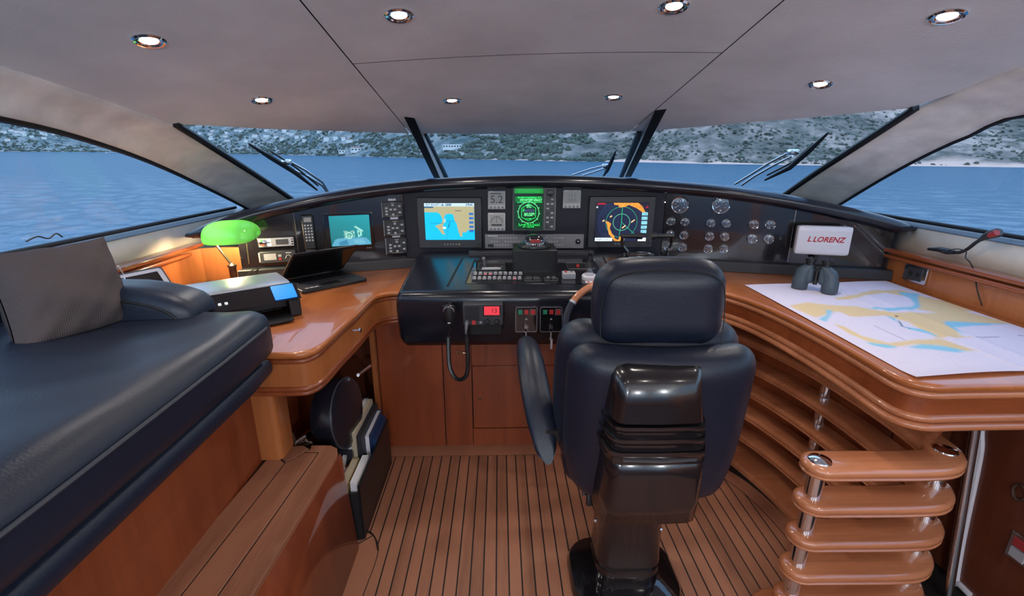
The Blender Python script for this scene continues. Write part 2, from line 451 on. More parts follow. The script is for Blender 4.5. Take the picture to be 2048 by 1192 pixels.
for k in range(34):
    lam = 1.0 * 1.066 ** k * rw.uniform(.9, 1.1); a = rw.normal(.9, .55); ph = rw.uniform(0, 6.28)
    fade = np.clip((lam / cell - 2.2) / 2, 0, 1)
    SZ += .0115 * lam / (1 + (lam / 4) ** 2) * fade * np.sin((SX * np.cos(a) + SY * np.sin(a)) * 2 * np.pi / lam + ph)
q = MB()
me = bpy.data.meshes.new('sea')
sv = np.stack([SX, SY, SEA + SZ - HEEL * SX], -1).reshape(-1, 3).tolist(); n0 = len(sv)
sf = [(i_ * NTH + j_, (i_ + 1) * NTH + j_, (i_ + 1) * NTH + j_ + 1, i_ * NTH + j_ + 1) for i_ in range(NR - 1) for j_ in range(NTH - 1)]
sv += [tuple(heel((x, y, SEA - .6))) for x, y in ((-2500, -1500), (2500, -1500), (2500, 2500), (-2500, 2500))]; sf.append((n0, n0 + 1, n0 + 2, n0 + 3))
me.from_pydata(sv, [], sf); me.materials.append(MATS['sea_water']); me.polygons.foreach_set('use_smooth', [True] * len(me.polygons))
sea = bpy.data.objects.new('sea', me); COL.objects.link(sea); struct(sea); tag(sea, 'rippled blue sea between the yacht and the shore', 'sea')
shore_px = [(-300, 301), (0, 303), (250, 305), (520, 309), (700, 313), (900, 318), (1100, 322), (1250, 324), (1420, 328), (1650, 331), (1900, 333), (2048, 335), (2400, 338)]
sp_ = [solve(px, py, lambda p: p.z - (SEA - HEEL * p.x), 5, 4000) for px, py in shore_px]
def polar(p): return math.atan2(p.x, p.y), math.hypot(p.x, p.y)
SH = sorted(polar(p) for p in sp_)
SH = [(R(-100), SH[0][1] * 1.1)] + SH + [(R(100), SH[-1][1] * .8)]
def shore_r(a): return float(np.interp(a, [s[0] for s in SH], [s[1] for s in SH]))
def rough(x, y, s=1, seed=0):
    v = 0; a = 1
    for k in range(4):
        v += a * (math.sin(x * s + 1.7 * k + seed) * math.cos(y * s * 1.13 - 2.1 * k + seed * .7) + .5 * math.sin((x + y) * s * .7 + k)); s *= 2.07; a *= .5
    return v
def hill_pt(a, k):
    r0 = shore_r(a); dr = k * 900; rr = r0 + dr
    x, y = rr * math.sin(a), rr * math.cos(a)
    sl = .30 + .05 * math.sin(a * 3 + 1)
    h = 1.2 * min(1, dr / 6) + sl * max(0, dr - 25) * (1 - .25 * k) + max(0, min(1, dr / 120)) * 9 * rough(x, y, .011)
    h += 1.0 * rough(x, y, .09, 3) * min(1, dr / 20)
    return heel((x, y, SEA - .3 + h)), dr
m, nt, b = nodes('hillside'); N = nt.nodes.new; L = nt.links.new
b.inputs['Roughness'].default_value = 1; b.inputs['Specular IOR Level'].default_value = 0
t = N('ShaderNodeTexCoord')
nA = N('ShaderNodeTexNoise'); nA.inputs['Scale'].default_value = .05; nA.inputs['Detail'].default_value = 8; nA.inputs['Roughness'].default_value = .7
nB = N('ShaderNodeTexNoise'); nB.inputs['Scale'].default_value = .012; nB.inputs['Detail'].default_value = 3
at = N('ShaderNodeAttribute'); at.attribute_name = 'print'
s3 = N('ShaderNodeSeparateColor'); L(at.outputs['Color'], s3.inputs[0])
L(t.outputs['Object'], nA.inputs['Vector']); L(t.outputs['Object'], nB.inputs['Vector'])
a1 = N('ShaderNodeMath'); a1.operation = 'MULTIPLY_ADD'; a1.inputs[1].default_value = .6; L(nB.outputs['Fac'], a1.inputs[0]); L(nA.outputs['Fac'], a1.inputs[2])
r1 = N('ShaderNodeValToRGB'); L(a1.outputs[0], r1.inputs[0])
e = r1.color_ramp.elements; e[0].position = .64; e[0].color = (.12, .12, .098, 1); e[1].position = 1.08; e[1].color = (.62, .46, .37, 1)
k = e.new(.82); k.color = (.27, .225, .185, 1)
r2 = N('ShaderNodeValToRGB'); L(a1.outputs[0], r2.inputs[0])
e = r2.color_ramp.elements; e[0].position = .66; e[0].color = (.10, .145, .14, 1); e[1].position = 1.0; e[1].color = (.46, .44, .40, 1)
mx = N('ShaderNodeMix'); mx.data_type = 'RGBA'; L(s3.outputs['Red'], mx.inputs[0]); L(r1.outputs[0], mx.inputs[6]); L(r2.outputs[0], mx.inputs[7])
mb = N('ShaderNodeMix'); mb.data_type = 'RGBA'; L(s3.outputs['Green'], mb.inputs[0]); L(mx.outputs[2], mb.inputs[6]); mb.inputs[7].default_value = (.85, .55, .42, 1)
L(mb.outputs[2], b.inputs['Base Color'])
NA, NK = 220, 46
ks = [(i / (NK - 1)) ** 2.2 for i in range(NK)]
hv = []; hc = []
for i in range(NA):
    a = R(-100) + R(200) * i / (NA - 1)
    for kk in ks:
        p, dr = hill_pt(a, kk); hv.append(tuple(p))
        leftness = min(1, max(0, (R(14) - a) / R(22)))
        beach = max(0, min(1, (16 + 26 * max(0, a) - dr + 10 * rough(p.x, p.y, .06, 2)) / 8)) * (.25 + .75 * (1 - leftness))
        hc.append((leftness, beach, 0, 1))
me = bpy.data.meshes.new('hillside'); me.from_pydata(hv, [], [(i * NK + j, (i + 1) * NK + j, (i + 1) * NK + j + 1, i * NK + j + 1) for i in range(NA - 1) for j in range(NK - 1)])
ca = me.color_attributes.new('print', 'FLOAT_COLOR', 'POINT'); ca.data.foreach_set('color', np.array(hc).ravel()); me.materials.append(MATS['hillside'])
for p in me.polygons: p.use_smooth = True
hl = bpy.data.objects.new('hillside', me); COL.objects.link(hl); struct(hl); tag(hl, 'scrub-covered rocky hillside rising from the far shore', 'hill')
# shore houses
rg = random.Random(3)
HOUSES = []
plain('house_wall', (.85, .80, .74), .9); plain('house_roof', (.34, .20, .16), .9); plain('house_window', (.03, .04, .05), .3)
def house(px, py, w, dpt, h, label, group=None, roof=True, wins=0, kk=None):
    d = ray(px, py)
    a = math.atan2(d.x, d.y)
    # walk up the slope until the ray meets the ground
    lo = 0
    best = min((abs((hill_pt(a, k / 300)[0] - O).normalized().z - d.normalized().z), k / 300) for k in range(1, 200))[1]
    p, dr = hill_pt(a, best)
    if group and any((p - h_).length < 19 for h_ in HOUSES): return None
    HOUSES.append(p)
    M = Matrix.Translation(p) @ Matrix.Rotation(-a + rg.uniform(-.25, .25), 4, 'Z')
    e = empty('hill_house' if group else 'shore_house', M=M, label=label, cat='house', group=group)
    part('wall', 'house_wall', e, lambda q: q.box((0, 0, h / 2 - 1), (w, dpt, h + 2)), world=False)
    if roof: part('roof', 'house_roof', e, lambda q: q.loft([[(-w * .53, -dpt * .55, h), (w * .53, -dpt * .55, h), (w * .53, dpt * .55, h), (-w * .53, dpt * .55, h)], [(-w * .4, -.1, h * 1.35), (w * .4, -.1, h * 1.35), (w * .4, .1, h * 1.35), (-w * .4, .1, h * 1.35)]]), world=False)
    for i in range(wins):
        x = -w / 2 + w * (i + .5) / wins
        part('window', 'house_window', e, lambda q: q.box((x, -dpt / 2, h * .55), (w / wins * .5, .2, h * .35)), world=False)
    return e
house(687, 306, 14, 8, 5, 'low white boathouse at the water’s edge left of the centre pane', None, False, 3)
house(712, 303, 16, 8, 6, 'white shore house with hipped roof beside the low boathouse', None, True, 3)
house(905, 297, 24, 9, 5, 'long white building above the trees in the centre windscreen pane', None, False, 7)
hr = random.Random(11)
for i in range(80):
    if i < 60: px, py = hr.uniform(395, 700), hr.uniform(262, 284)
    else: px, py = hr.uniform(5, 170), hr.uniform(262, 282)
    house(px, py, hr.uniform(7, 13), hr.uniform(6, 9), hr.uniform(3.5, 6), 'small pale house among trees on the far left hillside', 'pale houses on the far left hillside', hr.random() < .5)
# scrub and trees on the slopes: uncountable, one object
plain('scrub', (.12, .135, .105), 1, spec=0, var=.5, vscale=.08)
q = MB(); rg = random.Random(3)
ico = [(0, 0, 1)] + [(.9 * math.cos(1.2566 * i), .9 * math.sin(1.2566 * i), .42) for i in range(5)] + [(1.0 * math.cos(1.2566 * i + .6), 1.0 * math.sin(1.2566 * i + .6), -.3) for i in range(5)]
icf = [(0, 1 + i, 1 + (i + 1) % 5) for i in range(5)] + [(1 + i, 6 + i, 1 + (i + 1) % 5) for i in range(5)] + [(6 + i, 6 + (i + 1) % 5, 1 + (i + 1) % 5) for i in range(5)]
vv = []; ff = []
for i in range(13000):
    a = R(rg.uniform(-58, 56)); kk = rg.random() ** 1.7 * .45
    p, dr = hill_pt(a, kk)
    if a > R(12):
        if dr < 10 + 20 * a: continue
        if rough(p.x, p.y, .03, 5) < -.6: continue
        s = rg.uniform(.6, 1.9)
    else:
        if dr < 4: continue
        if rough(p.x, p.y, .02, 9) < -.5: continue
        s = rg.uniform(1.5, 4.2)
    if any(abs(p.x - h_.x) < s + 11 and abs(p.y - h_.y) < s + 11 for h_ in HOUSES): continue
    n0 = len(vv); rz = rg.uniform(0, 6)
    for x, y, z in ico:
        j = rg.uniform(.8, 1.2)
        vv.append((p.x + s * j * (x * math.cos(rz) - y * math.sin(rz)), p.y + s * j * (x * math.sin(rz) + y * math.cos(rz)), p.z + s * .85 * z * j + s * .2))
    ff += [tuple(t_ + n0 for t_ in f) for f in icf]
me = bpy.data.meshes.new('hill_scrub'); me.from_pydata(vv, [], ff); me.materials.append(MATS['scrub'])
o = bpy.data.objects.new('hill_scrub', me); COL.objects.link(o); o['kind'] = 'stuff'; tag(o, 'dark green scrub and trees scattered over the far hillside', 'scrub')
# marker buoy
bp_ = solve(213, 297, lambda p: p.z - (SEA - HEEL * p.x + 7), 5, 3000)
bp_ = solve(213, 306.5, lambda p: p.z - (SEA - HEEL * p.x), 5, 3000)
e = empty('marker_buoy', bp_, label='small pale marker buoy floating far off the left window', cat='buoy')
part('float', 'warm_white', e, lambda q: q.lathe([(.05, -.4), (.9, -.2), (1.1, .3), (.8, .8), (.1, 1.0)], 12, Matrix.Translation(bp_) @ Matrix.Scale(1.6, 4)))
part('mast', 'warm_white', e, lambda q: q.lathe([(.1, .9), (.1, 2.6), (.45, 2.7), (.3, 3.3), (.02, 3.4)], 8, Matrix.Translation(bp_) @ Matrix.Scale(1.6, 4)))

# ================================================================== CEILING
AFT = -2.6
front_px = [(345, 248), (600, 260), (845, 267), (1065, 268), (1280, 262), (1560, 240), (1838, 215)]
FR = [PC(*p) for p in front_px]
XL, XR = -1.405, 1.68
FRs = spline([(p.x, p.y, 0) for p in FR], 10)
def front_y(x): return float(np.interp(x, [p.x for p in FRs], [p.y for p in FRs]))
SL, SR = -.53, .79
def seam_y(x): return 1.875 - .055 * (x - .13) + .045 * (1 - ((x - .13) / .66) ** 2)
ceiling = empty('ceiling', (0, 0, 2.0)); struct(ceiling); tag(ceiling, 'grey suede ceiling of four seamed panels over the helm', 'ceiling')
G = .0022
def cpanel(x0, x1, ya, yb, n=14, mname='ceiling_suede'):
    P = []
    for i in range(n + 1):
        x = x0 + (x1 - x0) * i / n
        a, b_ = ya(x), yb(x)
        P.append([(x, a + (b_ - a) * j / 24, ceil_z(x, a + (b_ - a) * j / 24)) for j in range(25)])
    o = part('ceiling_panel', mname, ceiling, lambda q: q.grid(P)); 
    me = o.data
    if me.polygons[0].normal.z > 0: me.flip_normals()
    return o
cpanel(XL + .004, SL - G, lambda x: AFT, front_y)
cpanel(SR + G, XR - .004, lambda x: AFT, front_y)
cpanel(SL + G, SR - G, lambda x: AFT, lambda x: seam_y(x) - G)
cpanel(SL + G, SR - G, lambda x: seam_y(x) + G, front_y)
P = [[(x, y, ceil_z(x, y) + .05) for y in [AFT + (front_y(max(XL, min(XR, x))) - .004 - AFT) * j / 20 for j in range(21)]] for x in [XL + (XR - XL) * i / 30 for i in range(31)]]
q = MB(); q.grid(P); o = q.build('ceiling_backing', 'black_matt', ceiling, thick=.03)

# ================================================================== SIDE WALLS, PILLARS, WINDOWS
def win_plane(side):
    if side < 0: return lambda p: p.x - (-1.69 + .42 * (p.z - 1.27))
    return lambda p: p.x - (2.13 - .42 * (p.z - 1.27))
def resample(pts, n):
    P = [Vector(p) for p in pts]; d = [0]
    for a, b_ in zip(P, P[1:]): d.append(d[-1] + (b_ - a).length)
    out = []
    for i in range(n):
        t_ = d[-1] * i / (n - 1); k = 0
        while k < len(d) - 2 and d[k + 1] < t_: k += 1
        f = (t_ - d[k]) / max(1e-9, d[k + 1] - d[k]); out.append(P[k].lerp(P[k + 1], f))
    return out
glass_n = [0]
def window(label, frame_fn, panes):
    glass_n[0] += 1
    e = empty('window_%d' % glass_n[0], (0, 0, 1.3)); struct(e); tag(e, label, 'window')
    return e
arcs = {}
for side in (-1, 1):
    g = win_plane(side)
    if side < 0:
        low_px = [(0, 232), (130, 262), (250, 300), (330, 332), (400, 365), (460, 395), (505, 419)]
        up = [(XL, AFT, ceil_z(XL, AFT)), (XL, .6, ceil_z(XL, .6)), tuple(PC(0, 130)), tuple(PC(180, 190)), tuple(PC(345, 248))]
        wpx = [(400, 282), (460, 320), (520, 358), (580, 398), (600, 412)]; xs = (-1.392, -1.40, -1.42, -1.445, -1.455)
    else:
        low_px = [(2048, 225), (1960, 258), (1900, 282), (1830, 316), (1760, 355), (1690, 398), (1665, 414)]
        up = [(XR, AFT, ceil_z(XR, AFT)), (XR, .6, ceil_z(XR, .6)), tuple(PC(2047, 132)), tuple(PC(1940, 174)), tuple(PC(1838, 215))]
        wpx = [(1760, 266), (1690, 311), (1630, 350), (1578, 386), (1550, 405)]; xs = (1.72, 1.75, 1.785, 1.82, 1.84)
    low = [solve(px, py, g, .5, 8) for px, py in low_px]
    l0 = low[0]; aft_top = 1.80
    xa = (-1.69 + .42 * (aft_top - 1.27)) if side < 0 else (2.13 - .42 * (aft_top - 1.27))
    low = [Vector((xa, AFT, aft_top)), Vector((xa, 0, aft_top)), Vector((xa * .98 + l0.x * .02, .9, aft_top - .015))] + low
    up2 = up + [tuple(PX(px, py, x)) for (px, py), x in zip(wpx, xs)]
    arcs[side] = (spline(low, 8), spline(up[2:], 6), [up2[4]] + up2[5:])
    nn = 70
    U = resample(spline(up[:4], 4)[:-1] + [Vector(up[3]), Vector(up[4])] + [Vector(p) for p in up2[5:]], nn)
    Lw = resample(spline(low, 8), nn)
    w = empty('wall_left' if side < 0 else 'wall_right', (-1.65 if side < 0 else 2.1, 0, 0)); struct(w)
    tag(w, 'left hull side with suede pillar, cream strip and cherry panel below' if side < 0 else 'right hull side with suede pillar, cream strip and cherry panel below', 'wall')
    bulge = .03 * (-1 if side < 0 else 1)
    P = [[U[i].lerp(Lw[i], j / 6) + Vector((bulge * math.sin(math.pi * j / 6), 0, .012 * math.sin(math.pi * j / 6))) for j in range(7)] for i in range(nn)]
    o = part('pillar_lining', 'pillar_suede', w, lambda q: q.grid(P), thick=.02)
    # fore-and-aft panels below the window
    xl = -1.65 if side < 0 else 2.10
    sg = -1 if side < 0 else 1
    yf = 2.60 if side < 0 else 2.47
    led = 1.125 if side < 0 else 1.105
    part('cherry_panel', 'cherry_wall', w, lambda q: q.box((xl + sg * .015, (AFT + yf) / 2, led / 2), (.03, yf - AFT, led)))
    part('cream_strip', 'cream_panel', w, lambda q: q.add([(xl + sg * .03, AFT, led - .01), (xl + sg * .03, 3.5, led - .01), (xl + sg * .045, 3.5, 1.235), (xl + sg * .045, AFT, 1.235)], [(0, 1, 2, 3)]), thick=.01)
    part('window_sill', 'sill_grey', w, lambda q: q.add([(xl + sg * .04, AFT, 1.236), (xl + sg * .04, 3.5, 1.236), (xl + sg * .10, 3.5, 1.262), (xl + sg * .10, AFT, 1.262)], [(0, 1, 2, 3)]), thick=.012)
    if side < 0:
        part('corner_panel', 'cherry_wall', w, lambda q: q.prism(strip([(-1.665, 2.30), (-1.655, 2.45), (-1.60, 2.54), (-1.50, 2.575), (-1.385, 2.565)], .02, False, False), .94, 1.118))
    ledge = part('ledge', 'cherry_y', w, lambda q: q.rbox((xl - sg * .005, (AFT + yf) / 2, led + .004), (.075, yf - AFT, .026), .012, 6))
    part('ledge_bead', 'cherry_y', w, lambda q: q.rbox((xl - sg * .016, (AFT + yf) / 2, led - .028), (.040, yf - AFT, .024), .011, 6))
    part('outer_hull', 'sill_grey', w, lambda q: q.box((xl + sg * .16, (AFT + 3.6) / 2, .3), (.03, 3.6 - AFT, 1.9)))
    # side window: pane, gasket along the arch, gasket on the sill
    we = window('long left side window with a swept arch over the sea' if side < 0 else 'long right side window with a swept arch over the sea', None, None)
    arch = resample(spline(low, 8), 60)
    gx = xl + sg * .055
    sil = [Vector((gx, AFT + (arch[-1].y - AFT) * i / 59, 1.262)) for i in range(60)]
    for i in range(60):
        sil[i].y = arch[i].y
    part('pane', 'glass', we, lambda q: q.grid([[arch[i].lerp(sil[i], j / 3) + Vector((sg * .03, 0, 0)) for j in range(4)] for i in range(60)]))
    part('arch_gasket', 'rubber', we, lambda q: q.tube([p + Vector((sg * .008, 0, -.004)) for p in arch], .014, 8))
    part('sill_gasket', 'rubber', we, lambda q: q.tube([p + Vector((sg * .01, 0, .006)) for p in sil[::3]], .010, 8))
# ---------------- windscreen: three raked panes, two mullions
lowL, lowR = Vector(arcs[-1][2][-1]), Vector(arcs[1][2][-1])
mulL = (PC(845, 267), PY(890, 356, 3.85)); mulR = (PC(1283, 262), PY(1246, 354, 3.85))
def low_arc(t_):   # lower edge of the glass from left corner to right corner
    a = lowL.lerp(lowR, t_); k = 4 * t_ * (1 - t_)
    return Vector((a.x, a.y + .62 * k, a.z + (-.02) * k))
def xt(x): return (x - lowL.x) / (lowR.x - lowL.x)
tops = lambda x: Vector((x, front_y(x) + .012, ceil_z(x, front_y(x)) - .004))
def pane_top(a, b_, n=14): return [tops(a + (b_ - a) * i / (n - 1)) for i in range(n)]
fl, fr = FR[0].x, FR[-1].x
segs = [((fl, mulL[0].x), (0, xt(mulL[1].x)), 'left raked windscreen pane with a wiper lying across it'),
        ((mulL[0].x, mulR[0].x), (xt(mulL[1].x), xt(mulR[1].x)), 'centre raked windscreen pane between the two dark mullions'),
        ((mulR[0].x, fr), (xt(mulR[1].x), 1), 'right raked windscreen pane below the rocky hillside')]
for (a, b_), (ta, tb), lab in segs:
    we = window(lab, None, None); n = 14
    T = pane_top(a, b_, n); B = [low_arc(ta + (tb - ta) * i / (n - 1)) for i in range(n)]
    part('pane', 'glass', we, lambda q: q.grid([[T[i].lerp(B[i], j / 4) for j in range(5)] for i in range(n)]))
    if lab.startswith('left'):
        part('pillar_gasket', 'rubber', we, lambda q: q.tube([Vector(p) + Vector((.012, 0, .0)) for p in spline(arcs[-1][2], 4)], .016, 8))
    if lab.startswith('right'):
        part('pillar_gasket', 'rubber', we, lambda q: q.tube([Vector(p) + Vector((-.012, 0, .0)) for p in spline(arcs[1][2], 4)], .016, 8))
for nm, sgn, inL, inR, out, bL, bR, bo in (
        ('left', 1, PC(801, 227), PC(823, 230), mulL[0], PY(868, 356, 3.35), PY(880, 356, 3.35), mulL[1]),
        ('right', -1, PC(1342, 209), PC(1318, 212), mulR[0], PY(1262, 354, 3.35), PY(1250, 354, 3.35), mulR[1])):
    me_ = empty('trim_1' if nm == 'left' else 'trim_2', inL); struct(me_)
    tag(me_, 'dark windscreen mullion with grey side, %s of the two' % nm, 'mullion')
    dz = Vector((0, 0, .02))
    off = Vector((-.035 * sgn, 0, 0))
    up4 = [inL + dz, inR + dz, out + dz, out + off + dz]; dn4 = [bL, bR, bo, bo + off]
    part('inner_cover', 'black_plastic', me_, lambda q: q.loft([[inL + dz, inR + dz, inR.lerp(out, .06) + dz, inL.lerp(out + off, .06) + dz], [bL, bR, bR.lerp(bo, .06), bL.lerp(bo + off, .06)]]))
    part('side_panel', 'silver_paint', me_, lambda q: q.loft([[inL.lerp(out + off, .06) + dz, inR.lerp(out, .06) + dz, out + dz, out + off + dz], [bL.lerp(bo + off, .06), bR.lerp(bo, .06), bo, bo + off]]))
    part('glass_gasket', 'rubber', me_, lambda q: q.tube([out + Vector((.01 * sgn, .01, 0)), bo + Vector((.012 * sgn, .01, 0))], .017, 8))
# ---------------- rear bulkhead behind the camera with wide glazed doors to the deck
wb = empty('wall_back', (0.2, AFT, 0)); struct(wb); tag(wb, 'aft bulkhead with wide glazed doors to the deck', 'wall')
part('lower_panel', 'cherry_wall', wb, lambda q: q.box((.2, AFT, .2), (3.8, .04, .4)))
for x in (-1.65, -.45, .85, 2.1): part('door_post', 'cherry_wall', wb, lambda q: q.box((x, AFT, 1.15), (.12, .05, 2.3)))
part('header', 'cherry_wall', wb, lambda q: q.box((.2, AFT, 2.12), (3.8, .05, .36)))
for x0, x1 in ((-1.59, -.51), (-.39, .79), (.91, 2.04)): part('pane', 'glass', wb, lambda q: q.box(((x0 + x1) / 2, AFT, 1.17), (x1 - x0, .008, 1.54)))
# opal globes added aft of the camera as fill light, never in view
for i, (x, y, z, lab) in enumerate(((-1.05, -1.6, 1.72, 'added unseen fill globe aft of the camera, left side'), (.2, -2.0, 1.75, 'added unseen fill globe aft of the camera, centre line'), (1.35, -1.6, 1.72, 'added unseen fill globe aft of the camera, right side'))):
    e = empty('fill_globe', (x, y, z), label=lab, cat='lamp', group='added fill globes')
    cz = ceil_z(x, y)
    part('globe', 'fill_globe_opal', e, lambda q: q.lathe([(.02, -.09), (.06, -.07), (.09, 0), (.06, .07), (.02, .09)], 16), world=False)
    part('stem', 'chrome', e, lambda q: q.cyl((0, 0, .08), (0, 0, cz - z - .004), .012), world=False)
    l = bpy.data.lights.new('fill_globe_light', 'POINT'); l.energy = SALOON_FILL; l.color = (.93, .97, 1); l.shadow_soft_size = .035
    lo = bpy.data.objects.new('fill_globe_light', l); COL.objects.link(lo); lo.parent = e; lo.location = (0, 0, -.135)

# ================================================================== FLOOR
floor = empty('floor', (0, 0, 0)); struct(floor); tag(floor, 'teak planked floor with black caulked seams', 'floor')
part('underfloor', 'caulk', floor, lambda q: q.box((.2, .2, -.022), (4.2, 6, .04)))
shelf_edge = spline([(1.02, 2.36, 0), (1.12, 2.2, 0), (1.24, 2.0, 0), (1.30, 1.75, 0), (1.31, 1.5, 0), (1.30, 1.2, 0), (1.30, .4, 0), (1.30, AFT, 0)], 8)
def edge_x(y): return float(np.interp(-y, [-p.y for p in shelf_edge], [p.x for p in shelf_edge]))
def y_end(x, off):  # forward end of a plank that runs into the curved margin board
    ys = [y for y in [i * .01 for i in range(0, 228)] if edge_x(y) - off >= x]
    return max(ys) if ys else 0
PITCHW = .0508; x0 = PZ(791.8, 913.6, 0).x
MARG = .085
i = 0
x = x0 - PITCHW
while x < 1.30:
    a, b_ = x + .003, x + PITCHW - .003
    y0 = -.6 if a > -.535 else (1.45 if a > -.56 else 1.66)
    y1 = 2.27
    if b_ > 1.0: y1 = min(2.27, y_end(b_, .02)); 
    if y1 > y0 + .05 and a > -.66: part('plank', 'teak', floor, lambda q: q.prism([(a, y0), (b_, y0), (b_, y1), (a, y1)], -.004, .0))
    x += PITCHW
part('margin_board', 'teak_x', floor, lambda q: q.prism([(-.66, 2.2745), (1.02, 2.2745), (1.0, 2.40), (-.66, 2.40)], -.004, .0))
def overlay(poly, mat='teak'):
    part('caulk_seam', 'caulk', floor, lambda q: q.prism(inset(poly, -.0032), -.002, .0006))
    part('margin_board', mat, floor, lambda q: q.prism(poly, -.002, .0012))
mg = strip([(edge_x(y) - MARG / 2 + .012, y) for y in [2.265 - .03 * k for k in range(0, 95)]], MARG - .008, False, False)
overlay(mg)
cur = [PZ(px, py, 0) for px, py in ((722, 1064), (745, 1070), (754, 1085), (756, 1100), (750, 1125), (737, 1160), (725, 1192))]
cur = [tuple(q_[:2]) for q_ in spline(cur, 3)]
kp = [tuple(PZ(*q_, 0)[:2]) for q_ in ((715, 1092), (745, 1072))]
overlay([(-.64, -.6), (-.53, -.6)] + cur[::-1] + [(-.64, 1.735)])
part('caulk_seam', 'caulk', floor, lambda q: q.tube([(kp[0][0] - .02, kp[0][1] - .01, .0008), (kp[1][0], kp[1][1], .0008)], .0025, 6))
# ================================================================== CONSOLE (polyline of flat instrument panels under a leather brow)
DESK = .95
CP = [(-1.40, 2.545), (-1.12, 2.63), (-.56, 2.82), (.965, 2.79), (1.62, 2.585), (2.095, 2.458)]
def con_y(x): 
    xs = [-1.75] + [p[0] for p in CP] + [2.4]; ys = [2.545 - .30 * .35] + [p[1] for p in CP] + [2.458 - .3 * .27]
    return float(np.interp(x, xs, ys))
brow_top = [(380, 466), (440, 439), (520, 413), (600, 395), (700, 376), (800, 363), (900, 355), (1060, 350), (1200, 353), (1330, 361), (1450, 372), (1580, 391), (1700, 416), (1780, 437), (1822, 453)]
BR = [solve(px, py, lambda p: p.y - (con_y(p.x) - .02), .5, 6) for px, py in brow_top]
BRS = spline(BR, 6)
def brow_z(x): return float(np.interp(x, [p.x for p in BRS], [p.z for p in BRS]))
con = empty('console', (.2, 2.8, DESK), label='wide dark instrument console curving below the windscreen', cat='console')
class Face:
    def __init__(s, a, b_):
        s.o = Vector((a[0], a[1], 0)); s.u = Vector((b_[0] - a[0], b_[1] - a[1], 0)); s.len = s.u.length; s.u.normalize()
        s.n = Vector((s.u.y, -s.u.x, 0))          # towards the room
        s.M = Matrix(((s.u.x, 0, s.n.x, s.o.x), (s.u.y, 0, s.n.y, s.o.y), (0, 1, 0, 0), (0, 0, 0, 1)))   # local x along, y up, z out
    def uv(s, px, py, off=0):
        p = solve(px, py, lambda p: (p - s.o - s.n * off).dot(s.n), .5, 8); return (p - s.o).dot(s.u), p.z
    def at(s, u, v, off=0): return s.o + s.u * u + Vector((0, 0, v)) + s.n * off
    def frame(s, u, v, off=0):
        M = s.M.copy(); p = s.at(u, v, off); M[0][3], M[1][3], M[2][3] = p; return M
    def rect(s, x0, y0, x1, y1, off=0):
        """pixel box -> centre u, v and size on the face"""
        xm, ym = (x0 + x1) / 2, (y0 + y1) / 2
        u0, u1 = s.uv(x0, ym, off)[0], s.uv(x1, ym, off)[0]; v1, v0 = s.uv(xm, y0, off)[1], s.uv(xm, y1, off)[1]
        return (u0 + u1) / 2, (v0 + v1) / 2, abs(u1 - u0), abs(v1 - v0)
FACES = [Face(CP[i], CP[i + 1]) for i in range(5)]
fA, fB, fC, fD, fE = FACES
PL = 1.005      # top of the plinth
for i, f in enumerate(FACES):
    n = 10
    top = [(f.len * k / n, brow_z(f.at(f.len * k / n, 0).x) - .012) for k in range(n + 1)]
    poly = [(.0015, DESK + .001), (f.len - .0015, DESK + .001)] + [(min(max(u, .0015), f.len - .0015), v) for u, v in top[::-1]]
    part('instrument_panel', 'console_mid' if i == 2 else 'console_panel', con, lambda q: q.prism(poly, -.03, 0, f.M))
part('plinth', 'plinth', con, lambda q: q.loft([[ (x, con_y(x) - .045, DESK + .001), (x, con_y(x) - .045, PL - .006), (x, con_y(x) - .040, PL), (x, con_y(x) - .001, PL), (x, con_y(x) - .001, DESK + .001)] for x in [CP[0][0]] + [p[0] for p in CP[1:-1]] + [CP[-1][0]]]))
br = []
for p in BRS:
    t_ = min(1, (p.x - BRS[0].x) / .12 + .25, (BRS[-1].x - p.x) / .12 + .25)
    c = Vector((p.x, p.y - .03, p.z - .034 * t_ )); rr = .036 * t_
    br.append([c + Vector((0, 1.6 * rr * math.cos(a), rr * math.sin(a))) for a in [2 * math.pi * k / 14 for k in range(14)]])
part('leather_brow', 'leather_pod', con, lambda q: q.loft(br), angle=80)
q = MB(); q.grid([[(p.x, p.y + .005, p.z - .02), (p.x * 1.0, p.y + .35, p.z - .05), (p.x * (1.0), 3.75, 1.22)] for p in BRS])
q.build('dash_top', 'black_matt', con, thick=.02)
part('front_bulkhead', 'black_matt', con, lambda q: q.box((.25, 3.55, .6), (4.0, .05, 1.3)))
for f, u in ((fA, fA.len), (fD, fD.len)):
    c0 = f.at(u, PL + .01, .001); z1 = brow_z(c0.x) - .06
    part('panel_seam', 'steel', con, lambda q: q.cyl(c0, (c0.x, c0.y, z1), .0018, n=6))

def box_on(f, px, name, label, cat, mat='black_plastic', depth=.02, bev=.004, group=None, seg=2, body='housing'):
    u, v, w, h = f.rect(*px); M = f.frame(u, v)
    e = empty(name, M=M, label=label, cat=cat, group=group)
    part(body, mat, e, lambda q: q.box((0, 0, depth / 2), (w, h, depth)), world=False, bevel=bev, seg=seg)
    e['w'] = w; e['h'] = h
    return e, w, h
def flat(name, mat, e, x, y, w, h, z, t_=.001): return part(name, mat, e, lambda q: q.box((x, y, z + t_ / 2), (w, h, t_)), world=False)
def plate(name, mat, e, x, y, w, h, z, t_=.002, r=.003): return part(name, mat, e, lambda q: q.prism(rrect(w, h, min(r, w / 2.01, h / 2.01), 4, x, y), z, z + t_), world=False)
def dome(name, mat, e, x, y, r, z, t_=.004, n=14): return part(name, mat, e, lambda q: q.lathe([(r, 0), (r, t_ * .7), (r * .8, t_), (.0001, t_)], n, Matrix.Translation((x, y, z))), world=False)
def T(x, y, z): return Matrix.Translation((x, y, z))
